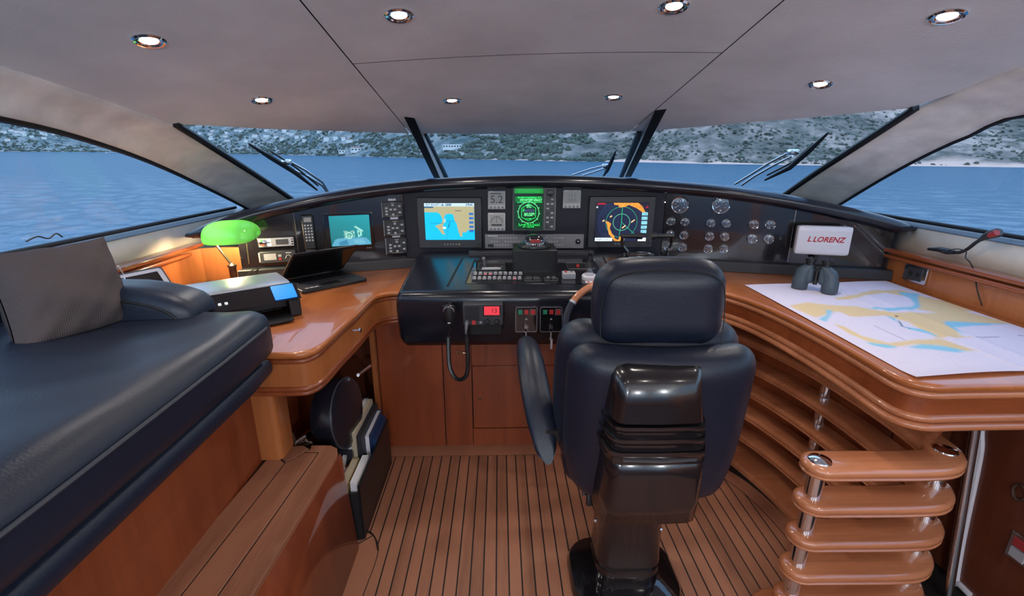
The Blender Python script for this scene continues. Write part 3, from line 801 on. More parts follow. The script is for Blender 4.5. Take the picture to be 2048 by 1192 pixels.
def scr(e, ras, w, h, cx, cy, z, gain=1, name='display'):
    return ras.build(name, 'screen', e, lambda u, v: (cx + (u - .5) * w, cy + (.5 - v) * h, z), gain)

# ---- stereo and tape-style radio on the left panel
e, w, h = box_on(fA, (515, 473, 590, 494), 'car_stereo', 'slim silver car stereo in the left panel above the marine player', 'stereo', 'black_plastic', .012)
flat('faceplate', 'silver_paint', e, 0, 0, w * .94, h * .8, .012)
part('volume_knob', 'chrome', e, lambda q: q.lathe([(h * .3, 0), (h * .3, .008), (h * .22, .011), (.001, .011)], 18, T(-w * .36, 0, .013)), world=False)
for k in range(4): flat('button', 'white_glow', e, -w * .22 + (k % 2) * w * .06, (k // 2 - .5) * h * .4, w * .045, h * .25, .013)
flat('display', 'dark_grey', e, w * .16, 0, w * .34, h * .5, .013)
for k in range(3): flat('button', 'chrome', e, w * .43, (k - 1) * h * .24, w * .05, h * .14, .013)
e, w, h = box_on(fA, (521, 501, 593, 524), 'marine_player', 'grey flip-front player with silver map print in the left panel', 'stereo', 'dark_grey', .022)
flat('print', 'grey_plastic', e, -w * .22, h * .05, w * .34, h * .55, .022); flat('badge', 'red_plastic', e, w * .05, -h * .18, w * .07, h * .2, .022)
part('dolphin_mark', 'white_ink', e, lambda q: q.tube([(w * .2, -h * .15, .0225), (w * .24, h * .1, .0225), (w * .3, h * .16, .0225), (w * .36, -h * .02, .0225)], .0012, 5), world=False)
flat('print', 'white_ink', e, w * .3, h * .33, w * .16, h * .06, .022); flat('print', 'grey_plastic', e, w * .05, h * .12, w * .09, h * .2, .022)
part('side_clip', 'grey_plastic', e, lambda q: q.box((-w * .52, 0, .008), (w * .04, h * .8, .016)), world=False)
# slot above the radio
u, v, w, h = fA.rect(586, 440, 589, 468)
part('card_slot', 'black_matt', con, lambda q: q.box((u, v, .001), (w, h, .003), fA.M))
# ---- telephone handset with keypad
e, w, h = box_on(fB, (606, 428, 630, 498), 'telephone_handset', 'dark telephone handset with keypad beside the camera monitor', 'telephone', 'black_plastic', .03, .008, seg=3)
flat('display', 'lcd', e, 0, h * .36, w * .62, h * .13, .03)
for r_ in range(6):
    for c in range(3): plate('key', 'grey_plastic', e, (c - 1) * w * .25, h * .20 - r_ * h * .085, w * .15, h * .045, .03, .002, .001)
flat('silver_bar', 'chrome', e, 0, -h * .43, w * .8, .004, .03)
part('cradle', 'black_plastic', e, lambda q: q.rbox((0, -h * .56, .016), (w * .9, h * .16, .03), .008, 4), world=False)
part('cord', 'black_plastic', e, lambda q: q.tube(spline([(-w * .1, -h * .62, .02), (-w * .12, -h * .8, .02), (-w * .15, -h * 1.02, .016)], 5), .006, 8), world=False)
part('cord', 'black_plastic', e, lambda q: q.tube(spline([(w * .2, -h * .62, .02), (w * .3, -h * .8, .02), (w * .42, -h * 1.0, .016)], 5), .006, 8), world=False)
# ---- camera monitor
e, w, h = box_on(fB, (648, 426, 748, 503), 'camera_monitor', 'black flat monitor showing a turquoise stern camera picture', 'monitor', 'black_gloss', .018, .004)
ra = Raster(130, 100, srgb(28, 128, 136))
ra.C *= (1.15 - .5 * ra.V[..., None] + .25 * ra.U[..., None])
rip = (np.sin(ra.V * 95 + 14 * np.sin(ra.U * 3) + ra.U * 12) > .75); ra.C[rip] *= 1.25
ra.poly([(.02, .95), (.1, .78), (.2, .74), (.8, .74), (.9, .78), (1, .95), (1, 1), (.02, 1)], srgb(92, 165, 195))
ra.poly([(.2, .86), (.4, .8), (.42, .96), (.2, .98)], srgb(60, 130, 165)); ra.poly([(.55, .8), (.8, .8), (.86, .95), (.6, .96)], srgb(110, 180, 205))
ra.specks(.33, .5, .6, .75, srgb(190, 240, 215), .28, 2, 4); ra.ring(.46, .66, .1, .015, srgb(170, 235, 210), 1.3)
ra.poly([(.6, .38), (.64, .36), (.82, .52), (.8, .56)], srgb(175, 235, 220)); ra.poly([(.67, .48), (.78, .55), (.78, .68), (.68, .74)], srgb(150, 225, 215)); ra.poly([(.7, .55), (.73, .55), (.73, .66), (.7, .66)], srgb(40, 110, 110))
ra.smudge(2)
scr(e, ra, w * .80, h * .78, w * .02, h * .06, .0188, .95)
for k in range(3): dome('button', 'steel', e, w * (.33 + .04 * k), -h * .42, .003, .018, .002, 8)
# ---- three switch panels in a column, each below a white label
names = ('top', 'middle', 'bottom')
for k, px in enumerate(((765, 403, 805, 434), (769, 440, 810, 471), (773, 476, 814, 507))):
    e, w, h = box_on(fB, px, 'switch_panel', 'black switch panel with lit key squares, %s of three in a column' % names[k], 'control panel', 'black_plastic', .012, .003, 'switch panels beside the chart screen')
    flat('side_rail', 'mid_grey', e, -w * .53, 0, w * .05, h, .0, .012)
    cols = [(-.32, [-.1, .1, -.3]), (0, [.28, -.32]), (-.1, [0]), (.1, [0]), (.34, [.2, -.2])]
    for cx, ys in cols:
        for cy2 in ys: plate('key', 'grey_plastic', e, cx * w, cy2 * h, w * .12, h * .12, .012, .0015, .001)
    for x_ in (-.2, .2): flat('print', 'mid_grey', e, x_ * w, -.02 * h, .0012, h * .66, .012)
    flat('print', 'cream_cover', e, 0, -h * .42, w * .55, .0016, .012); flat('print', 'grey_plastic', e, 0, h * .42, w * .2, .003, .012)
    plate('label_strip', 'white_plastic', e, 0, h * .62, w * .38, h * .14, .0, .0015, .001)
for fx, px in ((fB, (786, 398)), (fB, (826, 411)), (fD, (1330, 404)), (fB, (703, 507))):
    u, v = fx.uv(*px); e = empty('indicator_lamp', M=fx.frame(u, v), label={786: 'tiny white toggle above the top switch panel', 826: 'tiny lit indicator between switch panels and chart screen', 1330: 'tiny warm indicator beside the radar screen', 703: 'tiny brass knob under the camera monitor'}[px[0]], cat='indicator')
    part('stem', 'chrome', e, lambda q: q.lathe([(.004, 0), (.004, .006), (.002, .010), (.0001, .010)], 10), world=False)
    part('tip', 'lens_white' if px[0] in (826, 1330) else 'white_plastic', e, lambda q: q.lathe([(.0025, .009), (.0025, .013), (.0001, .0145)], 10), world=False)
# ---- chart plotter monitor
def monitor(px, name, label, ras, sw, sh, scy, gain, scx=0):
    e, w, h = box_on(fC, px, name, label, 'monitor', 'bezel', .024, .004)
    flat('screen_surround', 'black_matt', e, scx * w, scy * h, w * sw + .006, h * sh + .006, .024, .0006)
    scr(e, ras, w * sw, h * sh, scx * w, scy * h, .0252, gain)
    return e, w, h
sea_c, land = srgb(0, 190, 245), srgb(178, 170, 130)
ra = Raster(170, 130, sea_c)
ra.poly([(0, .09), (1, .09), (1, .72), (.9, .76), (.86, .72), (.82, .8), (.76, .78), (.74, .92), (.70, .9), (.66, .72), (.64, .55), (.6, .48), (.58, .32), (.52, .28), (.42, .3), (.38, .42), (.40, .5), (.36, .6), (.36, .7), (.4, .86), (.34, .84), (.28, .72), (.2, .62), (.34, .54), (.36, .46), (.34, .36), (.28, .25), (0, .24)], land)
ra.poly([(.38, .45), (.42, .4), (.42, .5), (.38, .54)], srgb(190, 205, 190))
ra.rect(0, 0, 1, .09, srgb(196, 222, 238)); ra.specks(.03, .015, .55, .075, srgb(50, 90, 120), .45, 2, 2); ra.specks(.83, .015, .98, .075, srgb(50, 90, 120), .5, 2, 5)
ra.rect(0, .09, .18, .125, srgb(20, 80, 130)); ra.line([(.12, .54), (.37, .54)], .004, srgb(10, 70, 90)); ra.line([(.43, .49), (.62, .49)], .004, srgb(10, 70, 90)); ra.line([(.5, .52), (.47, .66)], .006, srgb(10, 70, 90)); ra.line([(.47, .55), (.44, .9), (.42, 1)], .003, srgb(60, 120, 190))
for k in range(5): ra.rect(.89, .26 + k * .115, .98, .325 + k * .115, srgb(40, 110, 185))
ra.rect(.61, .2, .74, .215, srgb(60, 70, 80)); ra.rect(.36, .64, .42, .69, srgb(240, 250, 250)); ra.specks(.6, .3, .85, .7, srgb(150, 140, 105), .04, 1, 8)
e, w, h = monitor((837, 394, 964, 495), 'chart_plotter', 'chart plotter screen with cyan sea and tan coastline', ra, .775, .72, .03, 1.0)
for k in range(6): plate('key', 'mid_grey' if k < 5 else 'yellow_cover', e, (k - 2.0) * w * .045, -h * .42, w * .022, h * .03, .024, .002, .001)
dome('knob', 'black_plastic', e, w * .45, -h * .41, .006, .024, .006)
# ---- radar monitor
ra = Raster(200, 160, srgb(24, 34, 62)); A_ = 1.33
dd = np.hypot((ra.U - .5) * A_, ra.V - .5); ra.C[dd > .62] = srgb(20, 24, 46)
ra.ring(.5, .5, .6, .003, srgb(38, 50, 80), A_)
for r_, c in ((.40, srgb(40, 150, 115)), (.215, srgb(90, 190, 150))): ra.ring(.5, .5, r_, .006, c, A_)
ra.line([(.5, .5), (.5, .06)], .006, srgb(30, 190, 120), A_); ra.line([(.5, .5), (.47, .85)], .005, srgb(40, 190, 140), A_); ra.line([(.5, .5), (.82, .87)], .005, srgb(40, 190, 140), A_)
org = srgb(250, 150, 30); rgn = np.random.RandomState(5)
def blotch(pts, seed):
    keep = ra.C.copy(); ins = ra.poly(pts, org); nz = np.random.RandomState(seed).rand(*ins.shape)
    ra.C[ins & (nz < .22)] = keep[ins & (nz < .22)]; ra.C[ins & (nz > .8)] = srgb(255, 190, 90)
blotch([(.33, .0), (.80, .0), (.88, .08), (.95, .24), (.9, .25), (.78, .14), (.62, .05), (.56, .1), (.44, .12), (.42, .06), (.34, .05)], 1)
blotch([(.18, .47), (.24, .48), (.30, .54), (.28, .66), (.33, .80), (.38, .86), (.38, .92), (.46, .97), (.48, .88), (.52, .84), (.5, 1.0), (.38, 1.0), (.33, .9), (.27, .82), (.24, .68), (.22, .55)], 2)
for x, y in ((.15, .46), (.29, .35)): ra.line([(x - .01, y + .01), (x + .01, y - .01)], .016, srgb(255, 200, 150), A_)
for x, y in ((.72, .47), (.55, .62)): ra.line([(x - .025, y + .03), (x + .025, y - .03)], .014, srgb(255, 200, 140), A_)
ra.rect(0, .91, .34, 1, srgb(215, 230, 235)); ra.rect(.84, .91, 1, 1, srgb(215, 230, 235)); ra.specks(.03, .93, .3, .98, srgb(120, 120, 150), .3, 2, 3)
for k in range(5): ra.rect(.885, .24 + k * .115, 1, .325 + k * .115, srgb(135, 205, 220)); ra.specks(.9, .25 + k * .115, .99, .315 + k * .115, srgb(90, 160, 180), .35, 2, k)
ra.specks(.0, .0, .18, .05, srgb(190, 20, 50), .55, 3, 6); ra.rect(.0, .09, .03, .13, srgb(250, 235, 235)); ra.specks(.94, .08, 1, .15, srgb(170, 20, 50), .6, 3, 4)
e, w, h = monitor((1176, 392, 1306, 494), 'radar_screen', 'radar screen with green range rings and orange coast echoes', ra, .785, .745, .005, 1.1)
for k in range(3): plate('key', 'mid_grey', e, (k - 1.5) * w * .045, -h * .42, w * .025, h * .03, .024, .002, .001)
dome('knob', 'black_plastic', e, w * .43, -h * .40, .008, .024, .006)
# ---- small square displays
def small_disp(px, label, kind):
    e, w, h = box_on(fC, px, 'instrument_display', label, 'display', 'grey_plastic', .022, .005, None, 3)
    flat('screen', 'lcd', e, 0, h * .08, w * .82, h * .66, .022, .0008); flat('maker_print', 'white_ink', e, -w * .3, h * .455, w * .22, .0022, .022)
    for k in range(4): dome('key', 'mid_grey', e, (k - 1.5) * w * .22, -h * .385, w * .065, .022, .003, 10)
    return e, w, h
e, w, h = small_disp((976, 381, 1011, 418), 'grey square display reading 5.2 beside the chart plotter', 0)
text('digits', '5.2', h * .58, 'lcd_ink', e, T(0, h * .02, .0232), .0003)
flat('print', 'lcd_ink', e, -w * .05, h * .35, w * .6, h * .05, .0228, .0004)
e, w, h = small_disp((976, 425, 1011, 461), 'grey square display with a needle dial below the 5.2 reading', 1)
part('dial_arc', 'lcd_ink', e, lambda q: q.tube([(w * .34 * math.cos(a), -h * .05 + h * .36 * math.sin(a), .0232) for a in [math.pi * k / 16 for k in range(17)]], .0012, 5), world=False)
flat('needle', 'lcd_ink', e, 0, h * .14, .002, h * .4, .0228, .0005); flat('bar', 'lcd_ink', e, 0, -h * .16, w * .6, h * .1, .0228, .0005)
for k in range(9): a = math.pi * (k + .5) / 9; flat('tick', 'lcd_ink', e, w * .27 * math.cos(a), -h * .05 + h * .28 * math.sin(a), .003, .003, .0228, .0005)
e, w, h = small_disp((1125, 379, 1161, 416), 'grey square display with faint digits left of the radar screen', 2)
text('digits', '14.5', h * .26, 'mid_grey', e, T(0, h * .18, .0232), .0002); text('digits', '28.6', h * .26, 'mid_grey', e, T(0, -h * .06, .0232), .0002)
# ---- green navigation display
e, w, h = box_on(fC, (1025, 374, 1111, 460), 'satellite_navigator', 'tall green glowing navigator display with key column, centre of console', 'display', 'mid_grey', .03, .005)
flat('key_field', 'dark_grey', e, w * .36, 0, w * .22, h * .94, .03)
ra = Raster(120, 150, srgb(4, 30, 16)); g1, g2 = srgb(40, 230, 100), srgb(110, 250, 150)
ra.C[:] = srgb(6, 46, 24) ; ra.rect(0, 0, 1, .11, srgb(10, 120, 40)); ra.rect(.1, .0, .9, .09, srgb(12, 140, 48)); ra.rect(0, .11, 1, .18, srgb(2, 22, 10))
ra.rect(.03, .18, .97, .31, srgb(8, 95, 38)); ra.specks(.12, .19, .92, .225, g1, .6, 2, 1); ra.specks(.2, .24, .95, .30, g2, .55, 2, 2); ra.line([(.1, .325), (.97, .325)], .004, g1)
ra.ring(.5, .58, .26, .006, g2, .72); 
for k in range(12): a = k * math.pi / 6 + .1; ra.line([(.5 + .275 / .72 * math.cos(a), .58 + .275 * math.sin(a)), (.5 + .285 / .72 * math.cos(a), .58 + .285 * math.sin(a))], .008, g2, .72)
ra.line([(.5, .36), (.74, .47), (.74, .70), (.5, .78), (.26, .70), (.26, .47), (.5, .36)], .006, g1, .72)
ra.specks(.42, .38, .6, .46, g2, .5, 2, 3); ra.rect(.36, .5, .7, .57, srgb(50, 60, 90)); ra.specks(.3, .48, .36, .56, g1, .6, 2, 4); ra.specks(.34, .585, .7, .665, g2, .55, 2, 5); ra.specks(.42, .72, .6, .75, g1, .6, 2, 6)
ra.specks(.16, .86, .88, .915, g1, .4, 2, 7); ra.line([(.16, .84), (.16, .9)], .004, g1); ra.line([(.88, .84), (.88, .9)], .004, g1); ra.specks(.3, .92, .72, .95, g1, .5, 2, 8)
scr(e, ra, w * .66, h * .93, -w * .13, 0, .0312, 1.15)
part('bulging_rim', 'dark_grey', e, lambda q: (q.box((-w * .475, 0, .034), (w * .02, h * .95, .012)), q.box((w * .215, 0, .034), (w * .02, h * .95, .012)), q.box((-w * .13, -h * .475, .034), (w * .7, h * .02, .012))), world=False)
part('menu_knob', 'black_plastic', e, lambda q: q.lathe([(w * .075, 0), (w * .07, .012), (w * .03, .014), (.0001, .014)], 16, T(w * .36, h * .37, .031)), world=False)
for r_ in range(7):
    for c in range(2): plate('key', 'grey_plastic' if (r_ + c) % 3 else 'black_plastic', e, w * (.31 + .1 * c), h * (.23 - r_ * .105), w * .06, h * .035, .031, .002, .001)
# ---- long keyboard strip
e, w, h = box_on(fC, (970, 468, 1167, 496), 'console_keyboard', 'long grey keyboard strip with small keys under the green display', 'keyboard', 'mid_grey', .016, .003)
for c in range(30):
    for r_ in range(3):
        if (c * 7 + r_ * 5) % 11 in (0, 4): continue
        x = -w * .43 + c * w * .0275
        if abs(x - w * .03) < w * .08 and r_ > 0: continue
        if x > w * .30: continue
        plate('key', 'grey_plastic', e, x, h * (.25 - .25 * r_), w * .013, h * .08, .016, .002, .001)
for k in range(6): flat('green_led', 'yellow_cover', e, w * .375, h * (.32 - k * .12), .004, .002, .016)
part('trackball', 'black_gloss', e, lambda q: q.lathe([(.016, 0), (.014, .006), (.008, .01), (.0001, .012)], 16, T(w * .44, 0, .016)), world=False)
plate('pad', 'black_plastic', e, -w * .44, -h * .28, w * .06, h * .2, .016, .003, .004)
flat('maker_print', 'white_ink', e, -w * .42, h * .40, w * .1, .003, .016)
# ---- round gauges
gl = {}
def gauge(px, py, d, label, needle, face='gauge_face', group='round engine gauges on the right panel'):
    u, v = fD.uv(px, py); u2 = fD.uv(px + d / 2, py)[0]; r = abs(u2 - u)
    e = empty('gauge', M=fD.frame(u, v), label=label, cat='gauge', group=group)
    part('rim', 'chrome', e, lambda q: q.lathe([(r * .86, .002), (r, 0), (r, .006), (r * .95, .010), (r * .86, .008)], 28, None, True), world=False)
    dl_ = part('dial', face, e, lambda q: q.lathe([(r * .9, 0), (r * .9, .004), (.0001, .004)], 28), world=False)
    n = 11 if r < .03 else 17
    part('scale', 'white_ink', dl_, lambda q: [q.box((0, 0, 0), (r * .035, r * .16, .0006), Matrix.Rotation(R(-120 + 240 * k / (n - 1)), 4, 'Z') @ T(0, r * .72, .0045)) for k in range(n)], world=False)
    part('needle', 'white_ink', dl_, lambda q: q.box((0, 0, 0), (r * .06, r * .85, .0008), Matrix.Rotation(R(needle), 4, 'Z') @ T(0, r * .25, .006)), world=False)
    part('hub', 'black_plastic', dl_, lambda q: q.lathe([(r * .1, .004), (r * .1, .008), (.0001, .009)], 12), world=False)
    part('number_plate', 'white_ink', dl_, lambda q: q.lathe([(r * .11, .004), (r * .11, .005), (.0001, .005)], 10, T(0, -r * .62, 0)), world=False)
    if r > .03:
        for k in range(7): a = R(-30 + 240 * k / 6); part('numeral', 'white_ink', dl_, lambda q: q.box((r * .5 * math.cos(a), r * .5 * math.sin(a), .0045), (r * .1, r * .12, .0006)), world=False)
    part('lens', 'clear_lens', e, lambda q: q.lathe([(r * .88, .009), (r * .6, .0105), (.0001, .0115)], 24), world=False)
gauge(1360, 410, 36, 'large revolution gauge nearest the radar screen', 118); gauge(1442, 410, 38, 'large revolution gauge with bright chrome rim in the middle of the gauge panel', 122)
rows = ('top', 'middle', 'bottom')
for k, (a, b_, c, d) in enumerate(((1342, 443, 1370, 444), (1340, 469, 1368, 470), (1337, 493, 1365, 494))):
    gauge(a, b_, 19, 'small gauge, %s of the column beside the throttle levers' % rows[k], -30 + 70 * k); gauge(c, d, 19, 'small gauge, %s of the second column right of the radar' % rows[k], -40 + 75 * k)
for k, (a, b_, c, d) in enumerate(((1421, 446, 1452, 447), (1419, 472, 1449, 473), (1416, 497, 1447, 497))):
    gauge(a, b_, 20, 'small gauge, %s of the column under the bright-rimmed large gauge' % rows[k], -30 + 60 * k); gauge(c, d, 20, 'small gauge, %s of the fourth gauge column' % rows[k], -40 + 70 * k)
for k, (a, b_, nd, lab) in enumerate(((1507, 449, 20, 'upper left'), (1540, 450, 60, 'upper right'), (1504, 477, -40, 'lower left'), (1537, 478, 10, 'lower right'))):
    gauge(a, b_, 22, 'dark-faced chrome-rimmed gauge, %s of the square of four' % lab, nd, 'gauge_face_dark', 'four dark gauges near the panel end')
# ---- covered display on a bracket at the right end
u, v, w, h = fE.rect(1592, 452, 1702, 510, .10)
Mx = fE.frame(u, v, .07)
e = empty('covered_display', M=Mx, label='white covered display with red lettering on a bracket at console end', cat='display')
part('cover', 'white_plastic', e, lambda q: q.rbox((0, 0, .02), (w, h, .045), .012, 8), world=False)
part('rear_case', 'dark_grey', e, lambda q: q.rbox((0, 0, -.018), (w * .96, h * .94, .04), .01, 5), world=False)
part('bracket', 'dark_grey', e, lambda q: (q.cyl((0, -h * .45, -.02), (0, -h * .45 - .04, -.03), .012), q.cyl((0, -h * .45 - .035, -.03), (0, -h * .45 - .05, -.07), .014)), world=False)
text('lettering', 'LORENZ', h * .25, 'red_ink', e, T(w * .075, h * .04, .0428), .0003, .25, bold=.0012)
text('lettering', 'L', h * .25, 'red_ink', e, T(-w * .275, h * .04, .0428), .0003, .25, bold=.0012)
text('lettering', 'MARINE ELECTRONICS', h * .085, 'white_ink', e, T(0, -h * .105, .0428), .0003)
for x, lab in ((1690, 'tiny red lamp left of its twin above the white covered display'), (1710, 'tiny red lamp right of its twin above the white covered display')):
    u, v = fE.uv(x, 452); e = empty('warning_light', M=fE.frame(u, v), label=lab, cat='indicator'); part('lens', 'red_plastic', e, lambda q: q.lathe([(.003, 0), (.003, .003), (.0001, .005)], 10), world=False)
    part('collar', 'steel', e, lambda q: q.lathe([(.004, 0), (.004, .001), (.003, .0012)], 10), world=False)
# ================================================================== LEFT DESK
def bull(z0, z1, d=.02, base=0):
    """half-round edge from z0 (bottom) to z1 (top)"""
    h = (z1 - z0) / 2; m_ = (z0 + z1) / 2
    return [(base + h * (1 - math.cos(a)), m_ + h * math.sin(a)) for a in [R(-90 + 180 * k / 6) for k in range(7)]]
dl = [(-.49, 2.27), (-.541, 2.262), (-.587, 2.226), (-.604, 2.151), (-.61, 1.973), (-.625, 1.768), (-.63, 1.646), (-.641, 1.566), (-.672, 1.523), (-.714, 1.512), (-.80, 1.512)]
dls = [tuple(p[:2]) for p in spline([(x, y, 0) for x, y in dl], 4)]
outl = dls + [(-1.60, 1.512), (-1.625, 1.512), (-1.625, 2.47), (-1.405, 2.54), (-1.12, 2.625), (-.56, 2.812), (-.49, 2.812)]
deskL = empty('writing_desk', (-1.1, 2.0, 0), label='glossy cherry desk with rounded corner and moulded edge, left of the helm', cat='desk')
part('desktop', 'cherry_desk', deskL, lambda q: q.slab(outl, bull(.924, .95)), angle=50)
part('edge_moulding', 'cherry_y', deskL, lambda q: q.slab(outl, bull(.900, .921, base=.011)), angle=50)
apL = part('apron', 'cherry_wall', deskL, lambda q: q.slab(outl, [(.016, .815), (.016, .902)]), angle=50)
part('edge_moulding', 'cherry_y', deskL, lambda q: q.slab(outl, bull(.797, .816, base=.008)), angle=50)
part('edge_moulding', 'cherry_y', deskL, lambda q: q.slab(outl, bull(.778, .797, base=.012)), angle=50)
kb = PX(712, 661, -.592)
part('drawer_knob', 'chrome', apL, lambda q: q.lathe([(.004, -.012), (.004, .008), (.010, .012), (.011, .018), (.006, .022), (.0001, .0225)], 14, Matrix.Translation(kb) @ Matrix.Rotation(R(90), 4, 'Y')))
part('support_column', 'cherry_wall', deskL, lambda q: q.slab(rrect(.10, .12, .02, 4, -.895, 1.655), [(0, .47), (0, .779)]))
part('side_panel', 'cherry_v', deskL, lambda q: q.box((-.99, 2.10, .40), (.03, .95, .76)))
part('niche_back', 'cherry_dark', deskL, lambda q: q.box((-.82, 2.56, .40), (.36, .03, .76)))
# ================================================================== SETTEE, STEP
st = empty('teak_step', (-.78, .6, 0), label='raised teak step along the foot of the black settee', cat='step')
SH_ = .47
part('end_panel', 'cherry_v', st, lambda q: q.box((-.78, 1.635, .225), (.29, .02, .44)))
def ln(a, b_, y):      # point at depth y on the tread line through two pixels
    A_, B_ = PZ(*a, SH_), PZ(*b_, SH_); t_ = (y - A_.y) / (B_.y - A_.y); return (A_.x + (B_.x - A_.x) * t_, y)
L0, L1, L2, L3 = ((677, 902), (500, 1191)), ((636, 905), (435, 1191)), ((570, 925), (361, 1191)), ((545, 904), (297, 1191))
part('tread_base', 'caulk', st, lambda q: q.prism([(ln(*L0, -.65)[0] - .016, -.65), (-.666, 1.60), (-.685, 1.655), (-.73, 1.68), (-.92, 1.685), (-.93, -.65)], SH_ - .03, SH_ - .004))
part('riser', 'cherry_v', st, lambda q: q.add([(-.600, -.65, 0), (-.613, 1.635, 0), (-.650, 1.655, SH_ - .018), (ln(*L0, -.65)[0] - .004, -.65, SH_ - .018)], [(0, 1, 2, 3)]), thick=.012)
def plk(pts): return part('plank', 'teak', st, lambda q: q.slab(inset(pts, .0024), [(0, SH_ - .02), (0, SH_ - .0015), (.0015, SH_)]))
a0 = [(ln(*L0, -.65)[0] + .008, -.65), (ln(*L0, 1.58)[0] + .006, 1.58), (-.644, 1.63), (-.658, 1.668), (-.69, 1.69), (-.775, 1.692), ln((620, 897), (609, 904), 1.667), ln((609, 904), (636, 905), 1.644) if False else (-.781, 1.644), ln(*L1, 1.642), ln(*L1, -.65)]
plk(a0)
plk([ln(*L1, -.65), ln(*L1, 1.640), (-.781, 1.642), (-.80, 1.610), ln(*L2, 1.578), ln(*L2, -.65)])
plk([ln(*L2, -.65), ln(*L2, 1.578), ln(*L3, 1.645), ln(*L3, -.65)])
plk([ln(*L2, 1.580), (-.80, 1.612), (-.781, 1.646), (-.77, 1.668), (-.80, 1.690), (-.86, 1.688), ln(*L3, 1.648)])
sb = empty('settee', (-1.2, .4, .45), label='long black leather settee with cushion on a cherry base', cat='sofa')
part('base_panel', 'cherry_v', sb, lambda q: q.box((-.94, .47, .655), (.03, 2.36, .42)))
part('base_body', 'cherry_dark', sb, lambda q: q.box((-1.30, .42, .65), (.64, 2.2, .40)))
def sag(p):
    p = p.copy(); p.z += .010 * math.sin(p.y * 5 + p.x * 3) * (1 - (p.x / .5) ** 2) + .0045 * math.sin(p.y * 19 - p.x * 12 + 2 * math.sin(p.x * 9)) * (1 - (p.x / .47) ** 2); return p
part('bottom_roll', 'leather_sofa', sb, lambda q: q.rbox((-1.19, .425, .905), (.84, 2.19, .085), .042, 10))
sc_ = part('seat_cushion', 'leather_sofa', sb, lambda q: q.rbox((-1.19, .425, 1.025), (.87, 2.21, .175), .06, 34, (0.012, .01, .028), None, sag))
part('seam_piping', 'piping', sc_, lambda q: q.tube([(-.749, -.6, 1.062), (-.739, .0, 1.062), (-.738, .6, 1.063), (-.745, 1.2, 1.063), (-.754, 1.45, 1.063), (-.775, 1.508, 1.062), (-.83, 1.530, 1.062), (-.95, 1.538, 1.062)], .0045, 6))
def armw(p):
    p = p.copy(); t_ = (p.x + .28) / .56
    p.z *= 1; 
    if p.z > 0: p.z -= .055 * max(0, (p.x - .02) / .26) ** 2.2
    return p
arm = part('armrest', 'leather_sofa', sb, lambda q: q.rbox((-1.24, 1.50, 1.105), (.56, .16, .205), .045, 12, (0, .01, 0), None, armw))
part('armrest_piping', 'vinyl_seam', arm, lambda q: q.tube(spline([(-1.48, 1.421, 1.178), (-1.25, 1.414, 1.176), (-1.12, 1.414, 1.163), (-1.03, 1.416, 1.132), (-.99, 1.42, 1.085)], 6), .004, 6))
part('backrest', 'leather_sofa', sb, lambda q: q.rbox((-1.575, .35, 1.19), (.15, 2.2, .37), .065, 14, (.02, 0, .02)))
# ---- corduroy cushion
BRc, BLc, TRc, TLc = PZ(268, 644, 1.085), PZ(36, 722, 1.085), PX(207, 474, -1.285), PX(-45, 512, -1.36)
pe = empty('throw_pillow', (BRc + BLc) / 2, label='grey-brown corduroy throw pillow leaning on the black settee', cat='pillow')
nrm = ((BRc - BLc).cross(TRc - BRc)).normalized()
if nrm.x < 0: nrm = -nrm
def pside(sg, n=26):
    P = []
    for i in range(n + 1):
        row = []
        for j in range(n + 1):
            a, b_ = i / n, j / n; y, z = 2 * a - 1, 2 * b_ - 1
            aa = .5 + (a - .5) * (1 - .07 * (1 - z * z)); bb = .5 + (b_ - .5) * (1 - .07 * (1 - y * y))
            p = (BLc * (1 - aa) + BRc * aa) * (1 - bb) + (TLc * (1 - aa) + TRc * aa) * bb
            k = (max(0, 1 - y * y) * max(0, 1 - z * z)) ** .42
            cr = .007 * math.sin(8 * a + 13 * b_) * k + .012 * math.sin(20 * (a - b_) + 3 * a) * k * (1 - k)
            row.append(p + nrm * (sg * (.003 + .088 * k) + cr))
        P.append(row)
    return P
part('cover', 'pillow_cord', pe, lambda q: (q.grid(pside(1)), q.grid(pside(-1))), angle=120)
# ---- cable by the settee back
e = tag(part('loose_wire', 'black_plastic', None, lambda q: q.tube(spline([PX(52, 483, -1.60), PX(75, 473, -1.60), PX(97, 477, -1.60), PX(112, 467, -1.60), PX(125, 474, -1.60)], 6), .0025, 6)), 'thin black wire looped on the settee back below the left window', 'wire')
# ---- tablet leaning on the wall
tp = [PZ(255, 553, .99)]
te = empty('tablet', M=Matrix.Translation((-1.50, 1.86, .951)) @ Matrix.Rotation(R(62), 4, 'Z') @ Matrix.Rotation(R(-50), 4, 'X'), label='tablet in a dark case propped behind the armrest', cat='tablet')
te.matrix_basis = Matrix.Translation((-1.46, 1.93, .965)) @ Matrix.Rotation(R(64), 4, 'Z') @ Matrix.Rotation(R(52), 4, 'X'); ROOTM[te] = te.matrix_basis.copy()
part('case', 'dark_grey', te, lambda q: q.prism(rrect(.27, .20, .015, 4, 0, .10), -.012, 0), world=False)
part('bezel', 'white_plastic', te, lambda q: q.prism(rrect(.255, .185, .012, 4, 0, .10), 0, .0012), world=False)
part('screen', 'black_gloss', te, lambda q: q.box((0, .10, .0016), (.215, .155, .001)), world=False)
e = tag(part('charging_cable', 'warm_white', None, lambda q: q.tube(spline([PX(236, 532, -1.50), PX(243, 542, -1.51), PX(248, 552, -1.52), PY(250, 566, 1.82)], 5), .003, 6)), 'white charging cable running down to the tablet', 'cable')
